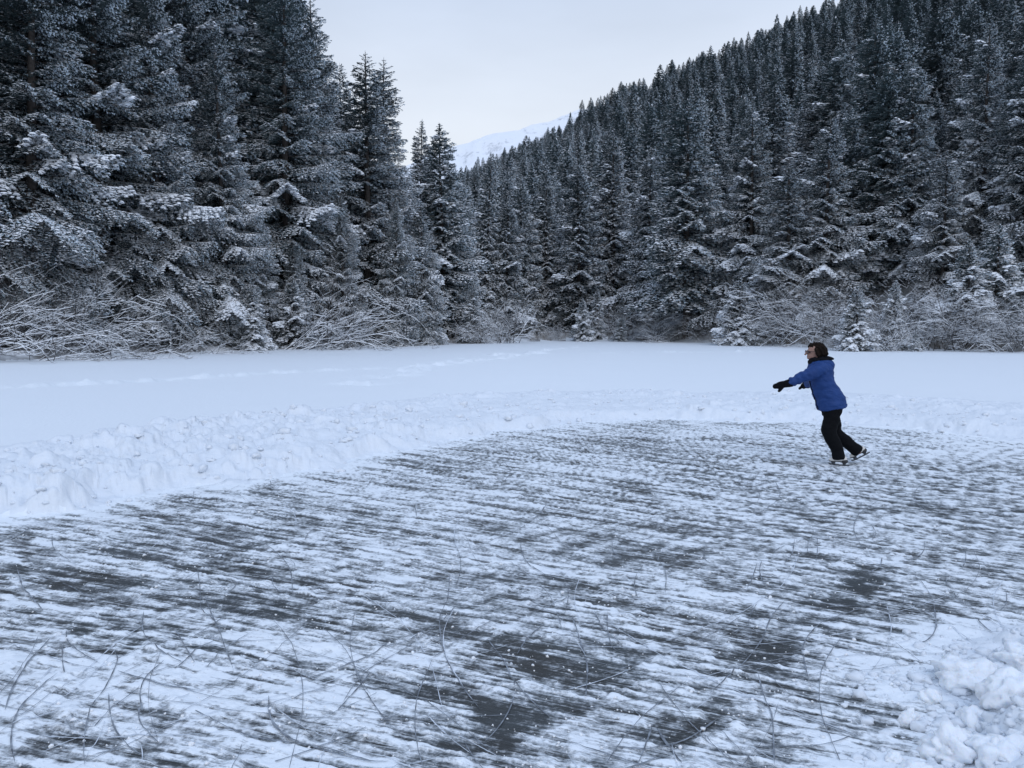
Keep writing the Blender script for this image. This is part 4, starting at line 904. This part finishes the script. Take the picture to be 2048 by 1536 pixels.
    # jacket
    jr = [(-.058, 0, .742, .182, .205, .14), (-.066, 0, .80, .186, .205, .14), (-.090, 0, .87, .188, .200, .10), (-.125, 0, .95, .182, .192, .05), (-.170, 0, 1.04, .168, .185, 0), (-.195, 0, 1.12, .158, .190, 0),
          (-.205, 0, 1.20, .158, .195, 0), (-.212, 0, 1.27, .155, .185, 0), (-.225, 0, 1.32, .140, .140, 0), (-.235, 0, 1.355, .115, .105, 0)]
    jac = [closed_rings(jr, 28), cap(arm[0][0], arm[1][0], .092, .076), cap(arm[1][0], arm[2][0], .076, .058), cap(arm2[0][0], arm2[1][0], .092, .076), cap(arm2[1][0], arm2[2][0], .076, .058)]
    def wr(c):
        seam = np.zeros(len(c), np.float32)
        # soft folds round the waist and elbow, and a stitched band across the chest and above the hem
        f = (fbm(c[:, 0] * 8 + c[:, 2] * 5, c[:, 2] * 15 + c[:, 1] * 5, 11, 4) - .5) * .036
        arm_ = sst(-.34, -.40, c[:, 0]) if False else np.clip((-.36 - c[:, 0]) / .06, 0, 1)
        f += arm_ * np.sin((c[:, 0] * .9 + c[:, 2] * .4) * 85) * .0045
        f += -np.exp(-((c[:, 2] - 1.16 - .3 * (c[:, 0] + .2)) / .006) ** 2) * .004 * (1 - arm_) - np.exp(-((c[:, 2] - .785 - .14 * (c[:, 0] + .06)) / .006) ** 2) * .004
        return f.astype(np.float32)
    fused('jacket', jac, blue, root, .0075, 3, disp=wr)
    jk = C.objects['jacket']
    zp = [(-.352, -.02, 1.33), (-.366, -.02, 1.20), (-.352, -.02, 1.08), (-.325, -.02, .98), (-.285, -.02, .86), (-.246, -.02, .73)]
    v, q_, _ = tube(np.array([zp]), np.full((1, 6), .006), 6); obj('zip', mesh_np('zip', v, q_, [lining], smooth=True), jk)
    lg = mat('pale_print', (.55, .58, .62), .5); v, q_, _ = tube(np.array([[(.088, -.10, .800), (.098, -.088, .812), (.104, -.078, .800), (.110, -.070, .792)]]), np.full((1, 4), .006), 6)
    obj('logo', mesh_np('logo', v, q_, [lg]), jk)
    # hood lying on the back, dark inside
    hd_ = fused('hood', [ell((-.105, 0, 1.305), (.068, .120, .085), (0, -.35, 0)), ell((-.16, 0, 1.335), (.10, .125, .060), (0, .15, 0)), ell((-.26, -.07, 1.315), (.07, .06, .05)), ell((-.26, .07, 1.315), (.07, .06, .05))], blue, root, .0075, 2,
          disp=lambda c: ((fbm(c[:, 0] * 12, c[:, 2] * 16 + c[:, 1] * 8, 15, 3) - .5) * .016).astype(np.float32))
    fused('lining', [ell((-.115, 0, 1.395), (.078, .105, .026), (0, .22, 0)), ell((-.17, 0, 1.375), (.09, .11, .03))], lining, hd_, .006, 2)
    # cuffs and mittens
    def mitten(w_, tip, th0, th1, side):
        w_ = np.array(w_); tip = np.array(tip); md_ = w_ + (tip - w_) * .55
        fused('mitten', [cap(w_ + (w_ - tip) * .18, w_ + (tip - w_) * .2, .054, .046, sq=.8), cap(w_ + (tip - w_) * .15, md_, .043, .048, sq=.62), cap(md_, tip - (tip - w_) * .12, .048, .032, sq=.55), cap(th0, th1, .024, .019)], wool, root, .006, 3,
              disp=lambda c: ((fbm(c[:, 0] * 30, c[:, 2] * 30 + c[:, 1] * 20, 25, 3) - .5) * .008).astype(np.float32))
    mitten((-.69, -.20, 1.095), (-.885, -.20, 1.058), (-.76, -.20, 1.062), (-.81, -.205, 1.002), 1)
    mitten((-.168, .60, 1.005), (-.18, .79, .97), (-.20, .66, .99), (-.23, .71, .95), -1)
    # trousers
    tro = [closed_rings([(-.07, 0, .86, .12, .15, 0), (-.068, 0, .78, .125, .165, 0), (-.07, 0, .70, .120, .160, 0), (-.075, 0, .64, .10, .14, 0)]),
           cap(hip1, kn1, .112, .092), cap((-.135, -.09, .44), (-.045, -.09, .24), .092, .080), cap(hip2, kn2, .112, .085), cap(kn2, (.19, .10, .265), .085, .076),
           closed_rings([(-.045, -.09, .26, .080, .078, 0), (-.015, -.09, .15, .080, .08, 0), (.004, -.09, .088, .084, .086, .05)])]
    # rear trouser leg, flared over the boot
    d = np.array([.14, .01, -.125]); d /= np.linalg.norm(d); c0 = np.array([.19, .10, .265]); c1 = np.array([.335, .11, .135])
    c1 = np.array([.322, .11, .152]); tro.append(cyl(c0 - d * .03, c1, .074, .080))
    fused('trousers', tro, black, root, .0075, 3, disp=lambda c: ((fbm(c[:, 0] * 9 + 3, c[:, 2] * 13 + c[:, 1] * 4, 35, 4) - .5) * .026).astype(np.float32))
    # skates
    def skate(loc, yaw, pitch):
        R_ = Matrix.Rotation(yaw, 4, 'Z') @ Matrix.Rotation(pitch, 4, 'Y'); M_ = Matrix.Translation(loc) @ R_
        o = fused('skate', [ell((-.075, 0, .085), (.062, .040, .036)), ell((-.02, 0, .095), (.08, .038, .042)), ell((.065, 0, .10), (.052, .036, .050)), cap((.045, 0, .10), (.035, 0, .15), .040, .040), cap((-.02, 0, .11), (.02, 0, .14), .034, .036)], white, root, .006, 2)
        o.matrix_local = M_ @ Matrix.Scale(.9, 4)
        s = fused('sole', [ell((-.075, 0, .062), (.066, .042, .010)), ell((.0, 0, .064), (.09, .034, .010)), ell((.078, 0, .072), (.050, .040, .036)), cap((-.10, 0, .066), (-.04, 0, .066), .008, .008)], sole, o, .005, 1)
        # blade: thin steel runner with two stanchions, curved up at the toe
        xs = np.array([-.145, -.135, -.11, -.05, .03, .10, .145, .15]); lo = np.array([.028, .012, .003, 0, 0, .001, .006, .012]); hi = np.array([.034, .034, .026, .020, .020, .020, .020, .016])
        V = []; t_ = .004
        for yy in (-t_, t_):
            for x_, l_, h_ in zip(xs, lo, hi): V += [(x_, yy, l_), (x_, yy, h_)]
        n = len(xs); Fc = []
        for i in range(n - 1):
            a_, b_ = 2 * i, 2 * n + 2 * i
            Fc += [(a_, a_ + 2, a_ + 3, a_ + 1), (b_, b_ + 1, b_ + 3, b_ + 2), (a_, b_, b_ + 2, a_ + 2), (a_ + 1, a_ + 3, b_ + 3, b_ + 1)]
        Fc += [(0, 1, 2 * n + 1, 2 * n), (2 * n - 2, 4 * n - 2, 4 * n - 1, 2 * n - 1)]
        def post(x0, x1, z0, z1, yw):
            b_ = len(V); V.extend([(x0, -t_, z0), (x1, -t_, z0), (x1, t_, z0), (x0, t_, z0), (x0 - .006, -yw, z1), (x1 + .006, -yw, z1), (x1 + .006, yw, z1), (x0 - .006, yw, z1)])
            Fc.extend([(b_, b_ + 1, b_ + 5, b_ + 4), (b_ + 1, b_ + 2, b_ + 6, b_ + 5), (b_ + 2, b_ + 3, b_ + 7, b_ + 6), (b_ + 3, b_, b_ + 4, b_ + 7)])
        post(-.10, -.055, .019, .06, .016); post(.055, .095, .019, .06, .014)
        obj('blade', mesh_np('blade', V, np.array(Fc), [steel]), o)
    skate((-.005, -.09, 0.0), math.radians(-38), 0.0)
    skate((.368, .115, .064), math.radians(-6), math.radians(-27))
person()
print('done', time.time() - T0)
